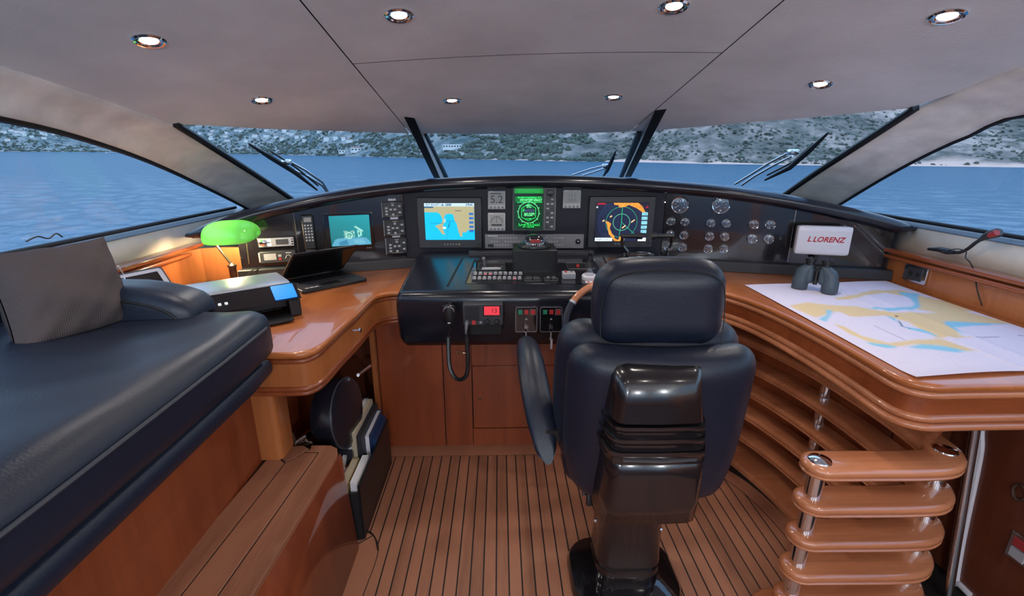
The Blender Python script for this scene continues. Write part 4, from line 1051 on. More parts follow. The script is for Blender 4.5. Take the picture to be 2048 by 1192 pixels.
# ---- printer
prc = PZ(470, 612, .95)
pm = Matrix.Translation((-1.075, 1.90, .951)) @ Matrix.Rotation(R(38), 4, 'Z')
pr = empty('printer', M=pm, label='black inkjet printer with light lid on the desk behind the settee', cat='printer')
pw, pd, ph = .40, .27, .125
part('body', 'black_plastic', pr, lambda q: (q.box((0, .02, ph * .62), (pw, pd - .04, ph * .7)), q.box((-pw * .44, -.01, ph * .3), (pw * .12, pd - .02, ph * .6)), q.box((pw * .44, -.01, ph * .3), (pw * .12, pd - .02, ph * .6)), q.box((0, .06, ph * .2), (pw, pd - .12, ph * .4))), world=False, bevel=.006)
part('lid', 'silver_paint', pr, lambda q: q.rbox((-.01, .035, ph + .004), (pw * .98, pd * .80, .02), .009, 6), world=False)
cpn = part('control_panel', 'black_gloss', pr, lambda q: q.add([(-pw / 2, -.085, ph + .006), (pw / 2, -.085, ph + .006), (pw / 2, -.155, ph - .045), (-pw / 2, -.155, ph - .045), (-pw / 2, -.085, ph - .05), (pw / 2, -.085, ph - .05)], [(0, 1, 2, 3), (0, 4, 5, 1), (3, 2, 5, 4), (0, 3, 4), (1, 5, 2)]), world=False)
Mc = Matrix.Translation((0, -.12, ph - .018)) @ Matrix.Rotation(math.atan2(.051, .07), 4, 'X')
part('touch_screen', 'blue_light', cpn, lambda q: q.prism(rrect(.085, .075, .004, 3, pw * .36, 0), .0015, .003, Mc), world=False)
for k in range(3): part('button', 'white_glow', cpn, lambda q: q.box((-.11 + .022 * k, -.01, .002), (.010, .010, .001), Mc), world=False)
part('output_tray', 'black_plastic', pr, lambda q: q.box((0, -.15, .012), (pw * .74, .12, .012)), world=False, bevel=.003)
part('side_plate', 'tan_gap', pr, lambda q: q.box((pw * .5, -.02, ph * .3), (.004, pd * .5, ph * .4)), world=False)
# ---- banker's lamp
lb = PZ(470, 566, .95)
lam = empty('desk_lamp', lb, label='brass banker lamp with glowing green glass shade', cat='lamp')
part('base', 'brass_dark', lam, lambda q: q.lathe([(.075, 0), (.078, .006), (.06, .014), (.02, .022), (.017, .03)], 24), world=False)
part('socket', 'brass_dark', lam, lambda q: q.lathe([(.018, .03), (.018, .085), (.022, .088), (.022, .097), (.014, .102), (.008, .108)], 18), world=False)
tipp = PY(431, 487, lb.y) - lb; joint = PY(464, 530, lb.y) - lb
part('arm', 'brass', lam, lambda q: q.tube(spline([(0, 0, .10), tuple(joint + Vector((0, 0, 0))), tuple(joint.lerp(tipp, .6) + Vector((-.004, 0, .004))), tuple(tipp), tuple(tipp + Vector((-.004, 0, .05)))], 6), .0065, 10), world=False)
part('joint_ball', 'brass', lam, lambda q: q.lathe([(.0001, -.01), (.009, -.005), (.011, 0), (.009, .006), (.0001, .01)], 12, Matrix.Translation(joint)), world=False)
sl, sr = PY(409, 462, lb.y - .01) - lb, PY(516, 468, lb.y - .01) - lb
shc = (sl + sr) / 2; L_ = (sr - sl).length
SMx = Matrix.Translation(shc + Vector((0, 0, -.010))) @ Matrix.Rotation(R(-2), 4, 'Y') @ Matrix.Rotation(R(8), 4, 'X')
rings = []
for i in range(17):
    x = -L_ / 2 + L_ * i / 16; s_ = min(1, ((1 - abs(2 * i / 16 - 1) ** 3.2)) ** .5 * .72 + .28)
    s_ = s_ if 0 < i < 16 else .3
    rings.append([(x, -.085 * math.cos(a) * s_ * (1.1 if a < R(90) else 1), (.078 * math.sin(a)) * s_ * 1.02 - .01) for a in [R(-12 + 190 * k / 14) for k in range(15)]])
part('glass_shade', 'green_glass', lam, lambda q: q.loft(rings, SMx, caps=False, closed=False), world=False, thick=.004, angle=180)
part('shade_end', 'green_glass', lam, lambda q: (q.add(rings[0], [tuple(range(15))], SMx), q.add(rings[-1], [tuple(range(15))], SMx)), world=False, thick=.004)
part('finial', 'silver_paint', lam, lambda q: q.tube([SMx @ Vector((-L_ / 2 + .0, 0, .01)), SMx @ Vector((-L_ / 2 - .016, 0, .011)), SMx @ Vector((-L_ / 2 - .05, 0, .004))], [.008, .006, .007], 10), world=False)
ch0 = PY(492, 478, lb.y - .05) - lb; ch1 = PY(498, 527, lb.y - .05) - lb
part('pull_chain', 'brass', lam, lambda q: [q.lathe([(.0001, -.0028), (.0026, 0), (.0001, .0028)], 6, Matrix.Translation(ch0.lerp(ch1, k / 24))) for k in range(25)], world=False)
part('cord', 'black_plastic', lam, lambda q: q.tube(spline([(.02, .01, .02), (.05, .03, .03), (.07, .06, .055), (.10, .09, .06)], 5), .0025, 6), world=False)
l = bpy.data.lights.new('bulb', 'POINT'); l.energy = 8.0; l.color = (1, .80, .50); l.shadow_soft_size = .022
lo = bpy.data.objects.new('bulb', l); COL.objects.link(lo); lo.parent = lam; lo.location = shc + Vector((-.03, .0, -.02))
# ---- laptop
hl_, hr_ = PZ(568, 566, .955), PZ(695, 545, .955)
fl_, fr_ = PZ(622, 585, .955), PZ(742, 555, .955)
lx = (fr_ - fl_).normalized(); 
M = Matrix.Translation(((hl_ + fr_) / 2)) ; M[2][3] = .951
ang = math.atan2((hr_ - hl_).y, (hr_ - hl_).x)
M = Matrix.Translation((-.93, 2.448, .951)) @ Matrix.Rotation(R(44.5), 4, 'Z')
lt = empty('laptop', M=M, label='open black laptop with a half-lowered lid on the cherry desk', cat='laptop')
lw, ld = .345, .285
lbs = part('base', 'black_plastic', lt, lambda q: q.prism(rrect(lw, ld, .012, 4), 0, .017), world=False, bevel=.003)
part('palm_rest', 'dark_grey', lbs, lambda q: q.prism(rrect(lw * .96, ld * .94, .008, 3), .017, .0178), world=False)
for r_ in range(5):
    for c in range(14): part('key', 'black_plastic', lbs, lambda q: q.box((-lw * .43 + c * lw * .066, ld * .32 - r_ * .021, .0186), (lw * .056, .0175, .0022)), world=False)
part('touchpad', 'black_plastic', lbs, lambda q: q.prism(rrect(.10, .055, .004, 3, -.01, -ld * .32), .0178, .0183), world=False)
for k in range(3): part('sticker', 'white_plastic', lbs, lambda q: q.box((-lw * .40 + .024 * k, -ld * .40, .0182), (.018, .012, .0006)), world=False)
ML = Matrix.Translation((0, ld / 2 - .004, .017)) @ Matrix.Rotation(R(-37), 4, 'X')
lld = part('lid', 'black_plastic', lt, lambda q: q.prism(rrect(lw, ld * .98, .010, 4, 0, -ld * .49), .0, .008, ML), world=False, bevel=.002)
part('screen', 'black_gloss', lld, lambda q: q.box((0, -ld * .5, -.0006), (lw * .93, ld * .82, .001), ML), world=False)
part('hinge', 'black_plastic', lt, lambda q: q.cyl((-lw * .3, ld / 2 - .004, .016), (lw * .3, ld / 2 - .004, .016), .008), world=False)
# ================================================================== FRONT CABINET UNDER THE HELM
PYF = 2.37
fc = empty('helm_cabinet', (.15, PYF, 0), label='cherry cabinet front below the black helm pod', cat='cabinet')
xs = [(-.66, -.318), (-.314, .95)]
part('panel', 'cherry_v', fc, lambda q: q.box((-.489, PYF + .012, .40), (.342, .024, .80)))
dx0, dx1, dz0, dz1 = PY(945, 790, PYF).x, .62, PY(1000, 856, PYF).z, PY(1000, 731, PYF).z
part('panel', 'cherry_v', fc, lambda q: (q.box(((-.314 + dx0) / 2 - .001, PYF + .012, .40), (dx0 + .314 - .004, .024, .80)), q.box(((dx1 + .95) / 2, PYF + .012, .40), (.95 - dx1, .024, .80)), q.box(((dx0 + dx1) / 2, PYF + .012, dz0 / 2 - .001), (dx1 - dx0, .024, dz0 - .003)), q.box(((dx0 + dx1) / 2, PYF + .012, (dz1 + .8) / 2 + .001), (dx1 - dx0, .024, .8 - dz1))), weld=False)
dr_ = part('door', 'cherry_v', fc, lambda q: q.box(((dx0 + dx1) / 2, PYF + .010, (dz0 + dz1) / 2), (dx1 - dx0 - .005, .02, dz1 - dz0 - .005)), bevel=.002)
k1 = PY(960, 797, PYF)
part('door_latch', 'brass_dark', dr_, lambda q: q.lathe([(.008, 0), (.008, .004), (.003, .005), (.0001, .005)], 12, Matrix.Translation(k1) @ Matrix.Rotation(R(90), 4, 'X')))
k2 = PY(918, 705, PYF)
part('latch_ring', 'brass', fc, lambda q: q.tube([k2 + Vector((.011 * math.cos(a), -.004, .013 * math.sin(a))) for a in [R(20 * k) for k in range(19)]], .0025, 6))
part('latch_ring', 'brass', fc, lambda q: q.cyl(k2 + Vector((.02, -.004, 0)), k2 + Vector((.035, -.004, -.002)), .005, n=8))
part('panel', 'cherry_v', fc, lambda q: q.prism(strip([(.94, PYF + .012), (1.08, PYF + .03), (1.22, PYF + .09), (1.36, PYF + .16)], .024, False, False), 0, .80))
part('dark_joint', 'caulk', fc, lambda q: q.box((.15, PYF + .028, .4), (1.6, .008, .8)))
pA, pB = PY(732, 672, 2.33), PY(752, 845, 2.33)
part('edge_stile', 'cherry_wall', fc, lambda q: q.box((-.672, 2.335, .4), (.024, .03, .8)))
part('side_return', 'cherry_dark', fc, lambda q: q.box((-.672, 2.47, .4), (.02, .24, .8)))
# ================================================================== HELM POD (black leather)
pod = empty('helm_pod', (.2, 2.4, .72), label='black leather helm pod with sloping top and switch recess', cat='helm pod')
PX0, PX1 = -.49, .95
prof = [(2.165, .705), (2.13, .74), (2.105, .94)] + [(2.105 + .05 * (1 - math.cos(a)) , .945 + .045 * math.sin(a)) for a in [R(15 * k) for k in range(1, 7)]] + [(2.60, 1.035), (2.66, 1.045), (2.76, 1.045), (2.78, .705)]
def podx(z, y): return 0
rings = []
for t_, ins in ((0, .035), (.012, .012), (.035, 0)):
    rings.append((PX0 + t_, ins))
rings += [(PX1 - .035, 0), (PX1 - .012, .012), (PX1, .035)]
cyp, czp = 2.45, .87
def ring_at(x, ins):
    return [(x, y + (ins if y < cyp else -ins), z + (ins if z < czp else -ins)) for y, z in prof]
part('leather_body', 'leather_pod', pod, lambda q: q.loft([ring_at(x, i_) for x, i_ in rings]), angle=60)
def pod_z(y): return .990 + (y - 2.155) * (1.035 - .990) / (2.60 - 2.155)
part('seam', 'vinyl_seam', pod, lambda q: q.tube([(PX0 + .03, 2.118, .984), (PX1 - .03, 2.118, .984)], .0025, 6))
def on_pod(px, py, off=0): return solve(px, py, lambda p: p.z - (pod_z(p.y) + off), .6, 6)
# recessed control plate
r4 = [on_pod(952, 521), on_pod(1188, 519), on_pod(1216, 569), on_pod(932, 567)]
def podmat(c):
    sl_ = math.atan2(.045, .445)
    return Matrix.Translation(c) @ Matrix.Rotation(sl_, 4, 'X')
part('control_plate', 'black_gloss', pod, lambda q: q.loft([[p + Vector((0, 0, -.01)) for p in r4], [p + Vector((0, 0, .0025)) for p in r4]]))
for a, b_ in (((925, 516), (895, 572)), ((950, 519), (932, 566)), ((1185, 517), (1205, 563)), ((1206, 514), (1222, 545))):
    p, r_ = on_pod(*a), on_pod(*b_)
    part('groove', 'vinyl_seam', pod, lambda q: q.tube([p, r_], .006, 6, flat=.6))
part('back_strip', 'plinth', pod, lambda q: q.box((.18, 2.70, 1.053), (.72, .06, .022)), bevel=.003)
# ---- controls on the plate: each its own thing
def ctl(name, px, label, cat, group=None):
    c = on_pod(*px, .002); return empty(name, M=podmat(c), label=label, cat=cat, group=group)
for r_, py in enumerate((551, 560)):
    for k in range(10):
        x = 950 + k * 10 - r_ * 2
        e = ctl('rocker_switch', (x + 1, py), '%s rocker switch from the left in the %s row on the helm pod' % (('first', 'second', 'third', 'fourth', 'fifth', 'sixth', 'seventh', 'eighth', 'ninth', 'tenth')[k], 'rear' if r_ == 0 else 'front'), 'switch', 'rocker switches on the helm pod')
        part('frame', 'black_plastic', e, lambda q: q.box((0, 0, .004), (.024, .034, .009)), world=False, bevel=.001)
        lit = (r_, k) in ((0, 2), (0, 3), (1, 8))
        part('rocker', 'mid_grey', e, lambda q: q.add([(-.009, -.013, .008), (.009, -.013, .008), (.009, .013, .008), (-.009, .013, .008), (-.009, .0, .0145), (.009, .0, .0145), (-.009, .013, .016), (.009, .013, .016)], [(0, 1, 5, 4), (4, 5, 7, 6), (6, 7, 2, 3), (0, 4, 6, 3), (1, 2, 7, 5), (0, 3, 2, 1)]), world=False)
        part('lamp_mark', 'red_glow' if lit else 'white_ink', e, lambda q: q.box((0, .008 if not lit else -.008, .0155 if not lit else .0118), (.010, .004, .001)), world=False)
def plate_ctl(px, w, d, name, label, cat):
    e = ctl(name, px, label, cat); part('plate', 'black_plastic', e, lambda q: q.prism(rrect(w, d, .006), 0, .004), world=False, bevel=.001)
    part('outline', 'mid_grey', e, lambda q: q.tube([(x, y, .0042) for x, y in rrect(w * .94, d * .9, .005, 3) + [rrect(w * .94, d * .9, .005, 3)[0]]], .0009, 4), world=False); return e
e = plate_ctl((983, 534), .145, .12, 'trim_control', 'control plate with grey lever and dial at the rear left of the pod', 'control')
part('lever', 'mid_grey', e, lambda q: (q.cyl((-.035, -.01, .004), (-.04, -.012, .045), .006), q.rbox((-.04, -.012, .05), (.018, .018, .018), .006, 4)), world=False)
part('curved_base', 'grey_plastic', e, lambda q: q.rbox((.0, -.05, .008), (.10, .022, .012), .005, 4), world=False)
part('button', 'red_plastic', e, lambda q: q.box((.025, -.025, .006), (.018, .010, .004)), world=False)
part('button', 'chrome', e, lambda q: q.cyl((.055, -.03, .004), (.055, -.03, .014), .005, n=10), world=False)
e = plate_ctl((1065, 560), .082, .05, 'twin_rocker', 'framed pair of black rockers at the front edge of the pod', 'switch')
for s_ in (-1, 1): part('rocker', 'dark_grey', e, lambda q: q.box((s_ * .018, 0, .008), (.030, .034, .012)), world=False, bevel=.002)
e = plate_ctl((1102, 560), .068, .045, 'twin_rocker', 'small pair of dark rockers left of the grey box', 'switch')
for s_ in (-1, 1): part('rocker', 'dark_grey', e, lambda q: q.box((s_ * .014, 0, .008), (.022, .026, .010)), world=False, bevel=.002); part('lamp_mark', 'white_ink', e, lambda q: q.box((s_ * .014, .008, .0135), (.010, .003, .001)), world=False)
e = plate_ctl((1160, 533), .15, .11, 'joystick_panel', 'black joystick panel with a small red button, rear right of the pod', 'control')
part('red_button', 'red_plastic', e, lambda q: q.lathe([(.009, .004), (.008, .014), (.0001, .016)], 12, T(-.015, -.012, 0)), world=False)
part('joystick_boot', 'black_matt', e, lambda q: q.lathe([(.028, .004), (.02, .018), (.007, .03)], 14, T(.045, -.01, 0)), world=False)
part('joystick', 'black_plastic', e, lambda q: (q.cyl((.045, -.01, .02), (.05, 0, .065), .006), q.rbox((.051, .002, .072), (.02, .02, .026), .008, 4)), world=False)
e = ctl('thruster_box', (1137, 556), 'small grey control box with two buttons near the white puck', 'control')
part('case', 'grey_plastic', e, lambda q: q.rbox((0, 0, .016), (.065, .05, .03), .004, 4), world=False)
part('button', 'red_plastic', e, lambda q: q.lathe([(.007, .031), (.007, .035), (.0001, .036)], 10, T(-.015, 0, 0)), world=False); part('button', 'mid_grey', e, lambda q: q.lathe([(.007, .031), (.007, .035), (.0001, .036)], 10, T(.015, 0.004, 0)), world=False)
e = ctl('white_puck', (1178, 558), 'round white plastic puck on the helm pod beside the chair', 'sensor')
part('base', 'white_plastic', e, lambda q: q.lathe([(.036, 0), (.038, .004), (.037, .018), (.032, .023), (.0001, .024)], 24), world=False)
part('knob', 'clear_lens', e, lambda q: q.lathe([(.024, .024), (.022, .035), (.012, .05), (.010, .06), (.0001, .062)], 16), world=False)
e = ctl('warning_sticker', (1182, 564.5), 'white sticker with two red discs on the pod edge', 'sticker')
part('label', 'warm_white', e, lambda q: q.box((0, 0, .0012), (.055, .020, .001)), world=False)
for s_ in (-1, 1): part('disc', 'red_plastic', e, lambda q: q.lathe([(.0075, .0018), (.0075, .0023), (.0001, .0023)], 14, T(s_ * .013, 0, 0)), world=False)
# ---- compass on its box
cb = on_pod(1071, 546)
e = empty('magnetic_compass', (cb.x, cb.y, pod_z(cb.y) - .004), label='domed magnetic compass on a black box, centre of the helm pod', cat='compass')
cw = abs(PY(1116, 520, cb.y).x - PY(1028, 520, cb.y).x); chh = PY(1071, 499, cb.y).z - pod_z(cb.y)
part('box', 'black_plastic', e, lambda q: q.box((0, .10, chh / 2), (cw, .20, chh)), world=False, bevel=.004)
part('flange', 'black_plastic', e, lambda q: q.lathe([(.080, chh), (.085, chh + .004), (.083, chh + .014), (.075, chh + .020), (.060, chh + .016)], 32, T(0, .10, 0), True), world=False)
part('bowl', 'black_gloss', e, lambda q: q.lathe([(.062 * math.cos(R(a)), chh + .014 + .050 * math.sin(R(a))) for a in range(0, 91, 9)], 28, T(0, .112, 0)), world=False)
part('card_ring', 'black_matt', e, lambda q: q.lathe([(.046, chh + .012), (.046, chh + .032), (.040, chh + .036), (.0001, chh + .036)], 28, T(0, .082, 0)), world=False)
part('card_light', 'red_cover', e, lambda q: q.box((0, .034, chh + .040), (.05, .012, .016)), world=False)
part('marks', 'white_ink', e, lambda q: [q.box((0, 0, 0), (.0022, .001, .010), T(.0465 * math.sin(R(k * 14)), .082 - .0465 * math.cos(R(k * 14)), chh + .022) @ Matrix.Rotation(R(k * 14), 4, 'Z')) for k in range(-5, 6)], world=False)
part('glass_dome', 'clear_lens', e, lambda q: q.lathe([(.072 * math.cos(R(a)), chh + .016 + .066 * math.sin(R(a))) for a in range(0, 91, 9)], 28, T(0, .10, 0)), world=False)
part('dome_screw', 'chrome', e, lambda q: [q.lathe([(.004, 0), (.004, .003), (.0001, .004)], 8, T(s_ * .071, .09, chh + .012)) for s_ in (-1, 1)], world=False)
# ---- throttle levers
lv = empty('throttle_levers', (.72, 2.42, pod_z(2.42)), label='pair of chrome throttle levers with black T-grips beyond the chair', cat='throttle')
part('base', 'chrome', lv, lambda q: q.rbox((0, 0, .03), (.17, .10, .06), .02, 8, (0, 0, .01)), world=False)
part('crossbar', 'black_gloss', lv, lambda q: q.tube([(-.075, -.0, .075), (-.04, 0, .085), (.05, 0, .085), (.08, 0, .075)], .010, 10), world=False)
def LP(px, py): return PY(px, py, 2.40) - Vector((.72, 2.42, pod_z(2.42)))
for nm, pts, gx0, gx1 in (('l', [(1257, 522), (1255, 505), (1248, 495), (1245, 485), (1246, 470)], 1242, 1284), ('r', [(1332, 522), (1334, 505), (1340, 495), (1343, 485), (1342, 470)], 1347, 1302)):
    part('lever', 'black_gloss', lv, lambda q: q.tube(spline([tuple(LP(*p)) for p in pts], 4), .009, 8), world=False)
    part('grip', 'black_plastic', lv, lambda q: q.tube([LP(gx0, 472), LP((gx0 + gx1) / 2, 472), LP(gx1 + (-12 if gx1 > gx0 else 12), 472), LP(gx1 + (-10 if gx1 > gx0 else 10), 472), LP(gx1, 472)], [.011, .012, .012, .017, .017], 12), world=False)
# ---- VHF radio, fist microphone, coiled lead on the pod front
PFY = 2.112
def pf(px, py, y=PFY): return PY(px, py, y)
MF = Matrix(((1, 0, 0, 0), (0, 0, -1, 0), (0, 1, 0, 0), (0, 0, 0, 1)))    # local x right, y up, z towards the room
def front_box(px, name, label, cat, mat, depth, y=PFY, bev=.004):
    a, b_ = pf(px[0], (px[1] + px[3]) / 2, y), pf(px[2], (px[1] + px[3]) / 2, y); t_, d_ = pf((px[0] + px[2]) / 2, px[1], y), pf((px[0] + px[2]) / 2, px[3], y)
    c = Vector(((a.x + b_.x) / 2, y, (t_.z + d_.z) / 2)); w, h = b_.x - a.x, t_.z - d_.z
    M = Matrix.Translation(c) @ MF; e = empty(name, M=M, label=label, cat=cat)
    part('housing', mat, e, lambda q: q.box((0, 0, depth / 2 - .01), (w, h, depth + .02)), world=False, bevel=bev); return e, w, h
e, w, h = front_box((927, 602, 1006, 644), 'vhf_radio', 'grey VHF radio with a red display reading 13 on the pod front', 'radio', 'dark_grey', .05)
for k in range(8): part('grille_slat', 'black_plastic', e, lambda q: q.box((-w * .27, h * (.36 - k * .085), .0505), (w * .36, h * .045, .004)), world=False)
flat('screen_surround', 'black_gloss', e, w * .22, h * .18, w * .44, h * .5, .05); flat('display', 'red_lcd', e, w * .22, h * .2, w * .38, h * .4, .051)
text('digits', '13', h * .28, 'lcd_ink', e, T(w * .28, h * .2, .0523), .0003)
for x_ in (.1, .34): part('knob', 'black_plastic', e, lambda q: q.lathe([(h * .13, 0), (h * .12, .014), (.0001, .016)], 16, T(w * x_, -h * .33, .05)), world=False)
flat('distress_key', 'red_plastic', e, -w * .23, -h * .34, w * .09, h * .2, .05, .004); flat('key', 'grey_plastic', e, -w * .06, -h * .34, w * .06, h * .08, .05, .003)
part('lead_plug', 'mid_grey', e, lambda q: q.tube([(-w * .4, -h * .3, .05), (-w * .4, -h * .3, .07), (-w * .41, -h * .5, .078), (-w * .43, -h * .8, .07)], [.009, .009, .007, .004], 10), world=False)
part('under_shelf', 'black_matt', e, lambda q: q.box((w * .06, -h * .78, .012), (w * .82, h * .5, .03)), world=False, bevel=.004)
mc = pf(899, 626, 2.06)
e = empty('fist_microphone', mc, label='black fist microphone hanging on the pod with a coiled lead', cat='microphone')
part('body', 'black_plastic', e, lambda q: q.loft([[(w_ * math.cos(a) * (.8 + .2 * abs(math.cos(a))), -.018 + d_ * math.sin(a), z) for a in [R(30 * k) for k in range(12)]] for z, w_, d_ in ((.045, .018, .012), (.04, .029, .018), (.015, .032, .021), (-.015, .028, .02), (-.04, .022, .016), (-.046, .012, .01))]), world=False)
part('face_ring', 'steel', e, lambda q: q.tube([(.024 * math.cos(a), -.036, .018 + .022 * math.sin(a)) for a in [R(20 * k) for k in range(0, 10)]], .0025, 6), world=False)
part('badge', 'white_ink', e, lambda q: q.box((0, -.033, -.036), (.012, .004, .004)), world=False)
part('hanger', 'black_plastic', e, lambda q: q.cyl((0, .05, .035), (0, -.01, .035), .009), world=False)
a_, b_ = pf(900, 645, 2.05) - mc, pf(933, 640, 2.05) - mc
path = spline([tuple(pf(*p, 2.055) - mc) for p in ((899, 648), (900, 662), (897, 675), (897, 705), (900, 735), (910, 755), (922, 759), (933, 750), (936, 725), (935, 700), (934, 672), (932, 655), (933, 643))], 14)
hel = []
tot = 0
for i, p in enumerate(path):
    t_ = (path[min(i + 1, len(path) - 1)] - path[max(0, i - 1)]).normalized(); sd = t_.cross(Vector((0, 1, 0))).normalized()
    fr_ = i / (len(path) - 1); am = .0 if fr_ < .16 or fr_ > .86 else .0075
    for k in range(6):
        aa = 2 * math.pi * k / 6; nx_ = path[min(i + 1, len(path) - 1)]
        hel.append(p.lerp(nx_, k / 6) + (sd * math.cos(aa) + Vector((0, 1, 0)) * math.sin(aa)) * am)
part('coiled_lead', 'black_plastic', e, lambda q: q.tube(hel, .0036, 5), world=False)
# ---- two engine key panels with keys
for k, (px, lab) in enumerate((((1029, 611, 1076, 665), 'left'), ((1078, 611, 1126, 665), 'right'))):
    e, w, h = front_box(px, 'engine_key_panel', 'black engine start panel with green and red buttons, %s of two' % lab, 'control panel', 'black_gloss', .006, PFY, .002)
    part('outline', 'grey_plastic', e, lambda q: q.tube([(x, y, .0062) for x, y in rrect(w * .9, h * .9, .008, 4) + [rrect(w * .9, h * .9, .008, 4)[0]]], .0011, 5), world=False)
    for x_, mt in ((-.26, 'green_plastic'), (0, 'red_plastic'), (.28, 'red_plastic')): part('button', mt, e, lambda q: q.box((w * x_, h * .28, .009), (w * .17, h * .15, .008)), world=False, bevel=.001)
    part('button_guard', 'grey_plastic', e, lambda q: q.tube([(w * .28 + sx2 * w * .11, h * .28 + sy3 * h * .1, .010) for sx2, sy3 in ((-1, -1), (-1, 1), (1, 1), (1, -1), (-1, -1))], .001, 4), world=False)
    part('print', 'grey_plastic', e, lambda q: q.prism([(-.006, -.004), (.006, -.004), (0, .006)], .006, .0066, T(0, h * .02, 0)), world=False)
    part('lock', 'steel', e, lambda q: q.lathe([(.010, .006), (.010, .012), (.0001, .012)], 14, T(0, -h * .25, 0)), world=False)
    kz = Matrix.Translation(pf((px[0] + px[2]) / 2 - 1, 651, PFY - .012))
    ke = empty('ignition_key', M=kz @ MF, label='ignition key with ring and %s hanging in the %s start panel' % ('blue float' if k == 0 else 'grey strap', lab), cat='key')
    part('blade', 'steel', ke, lambda q: q.box((0, 0, .010), (.004, .012, .03)), world=False)
    part('ring', 'steel', ke, lambda q: q.tube([(.010 * math.cos(a), -.016 + .010 * math.sin(a), .022) for a in [R(24 * i) for i in range(16)]], .0014, 6), world=False)
    part('strap', 'grey_plastic', ke, lambda q: q.tube([(0, -.026, .022), (.001, -.05, .022), (-.001, -.062, .022)], [.003, .003, .006], 8), world=False)
    if k == 0: part('float', 'blue_float', ke, lambda q: q.loft([[(-.006 + r_ * math.cos(a), y, .022 + .4 * r_ * math.sin(a)) for a in [R(36 * i) for i in range(10)]] for y, r_ in ((-.062, .006), (-.075, .018), (-.11, .022), (-.14, .017), (-.15, .008))]), world=False)
    else: part('tag', 'white_plastic', ke, lambda q: q.box((.004, -.085, .022), (.010, .05, .003)), world=False)
# ================================================================== STEERING WHEEL
wc = Vector((.505, 2.0, .845)); WR = .215
whM = Matrix.Translation(wc) @ Matrix.Rotation(R(62), 4, 'X')
wh = empty('steering_wheel', M=whM, label='black steering wheel with wooden rim segments behind the chair', cat='steering wheel')
def arc(a0, a1, r=WR, n=16): return [(r * math.cos(R(a0 + (a1 - a0) * i / n)), r * math.sin(R(a0 + (a1 - a0) * i / n)), 0) for i in range(n + 1)]
part('wood_rim', 'rail_wood', wh, lambda q: q.tube(arc(35, 145), .0165, 12), world=False); part('wood_rim', 'rail_wood', wh, lambda q: q.tube(arc(235, 305), .0165, 12), world=False)
part('leather_rim', 'leather', wh, lambda q: q.tube(arc(145, 235), .0175, 12), world=False); part('leather_rim', 'leather', wh, lambda q: q.tube(arc(-55, 35), .0175, 12), world=False)
for a in (145, 35): part('rim_collar', 'silver_paint', wh, lambda q: q.tube(arc(a - 1.5, a + 1.5, n=2), .0182, 12), world=False)
part('hub', 'black_plastic', wh, lambda q: q.lathe([(.07, -.05), (.075, -.02), (.06, .0), (.0001, .008)], 20), world=False)
for a in (180, 0, 270): part('spoke', 'black_plastic', wh, lambda q: q.tube([(.05 * math.cos(R(a)), .05 * math.sin(R(a)), -.015), (.205 * math.cos(R(a)), .205 * math.sin(R(a)), 0)], [.022, .016], 8, flat=.4), world=False)
part('column', 'black_plastic', wh, lambda q: q.cyl((0, 0, -.04), (0, 0, -.16), .035), world=False)
# ================================================================== HELM CHAIR
CX = .455
ch = empty('helm_chair', (CX, 1.45, 0), label='black leather helm chair on a pedestal, seen from behind', cat='chair')
rot = Matrix.Translation((CX, 1.3, 0)) @ Matrix.Rotation(R(-2), 4, 'Z') @ Matrix.Translation((-CX, -1.3, 0))
def hd(p):
    p = p.copy(); t_ = p.z / .13
    p.x *= 1 - .09 * max(0, t_) ** 2; p.y += .018 * (1 - t_ * t_); p.x *= (1 + .03 * (1 - abs(t_))); return p
hdr = part('headrest', 'leather', ch, lambda q: q.rbox((CX - .012, 1.255, 1.205), (.360, .125, .232), .06, 14, (.0, .012, .012), rot, hd))
hs = [(-.165, -.115), (-.168, -.02), (-.155, .06), (-.12, .095), (-.06, .108), (0, .11), (.06, .108), (.12, .095), (.155, .06), (.168, -.02), (.165, -.115)]
part('headrest_seam', 'vinyl_seam', hdr, lambda q: q.tube([rot @ Vector((CX - .012 + x, 1.196 + .018 * (1 - (z / .13) ** 2) - .003 * (1 - (x / .2) ** 2), 1.205 + z * .93)) for x, z in [(p.x, p.y) for p in spline([(a, b_, 0) for a, b_ in hs], 5)]], .0017, 5))
def bk(p):
    p = p.copy(); t_ = p.z / .27
    p.x *= 1.0 - .10 * max(0, -t_) ** 2 - .12 * max(0, t_ - .3) ** 2 + .03 * (1 - t_ * t_); p.y -= .03 * t_; p.y += .06 * (p.x / .29) ** 2; return p
part('back_cushion', 'leather', ch, lambda q: q.rbox((CX - .010, 1.315, .87), (.545, .16, .52), .075, 16, (.0, .015, 0), rot, bk))
def bs(p):
    p = p.copy(); t_ = p.z / .255
    p.x *= 1.0 - .13 * max(0, -t_) ** 2.2 + .02 * (1 - t_ * t_); p.y -= .035 * t_; p.y += .05 * (p.x / .26) ** 2; return p
part('back_shell', 'leather', ch, lambda q: q.rbox((CX - .002, 1.20, .838), (.52, .13, .53), .07, 16, (.0, .01, 0), rot, bs))
part('seat_cushion', 'leather', ch, lambda q: q.rbox((CX, 1.56, .60), (.50, .50, .14), .06, 12, (0, 0, .02), rot))
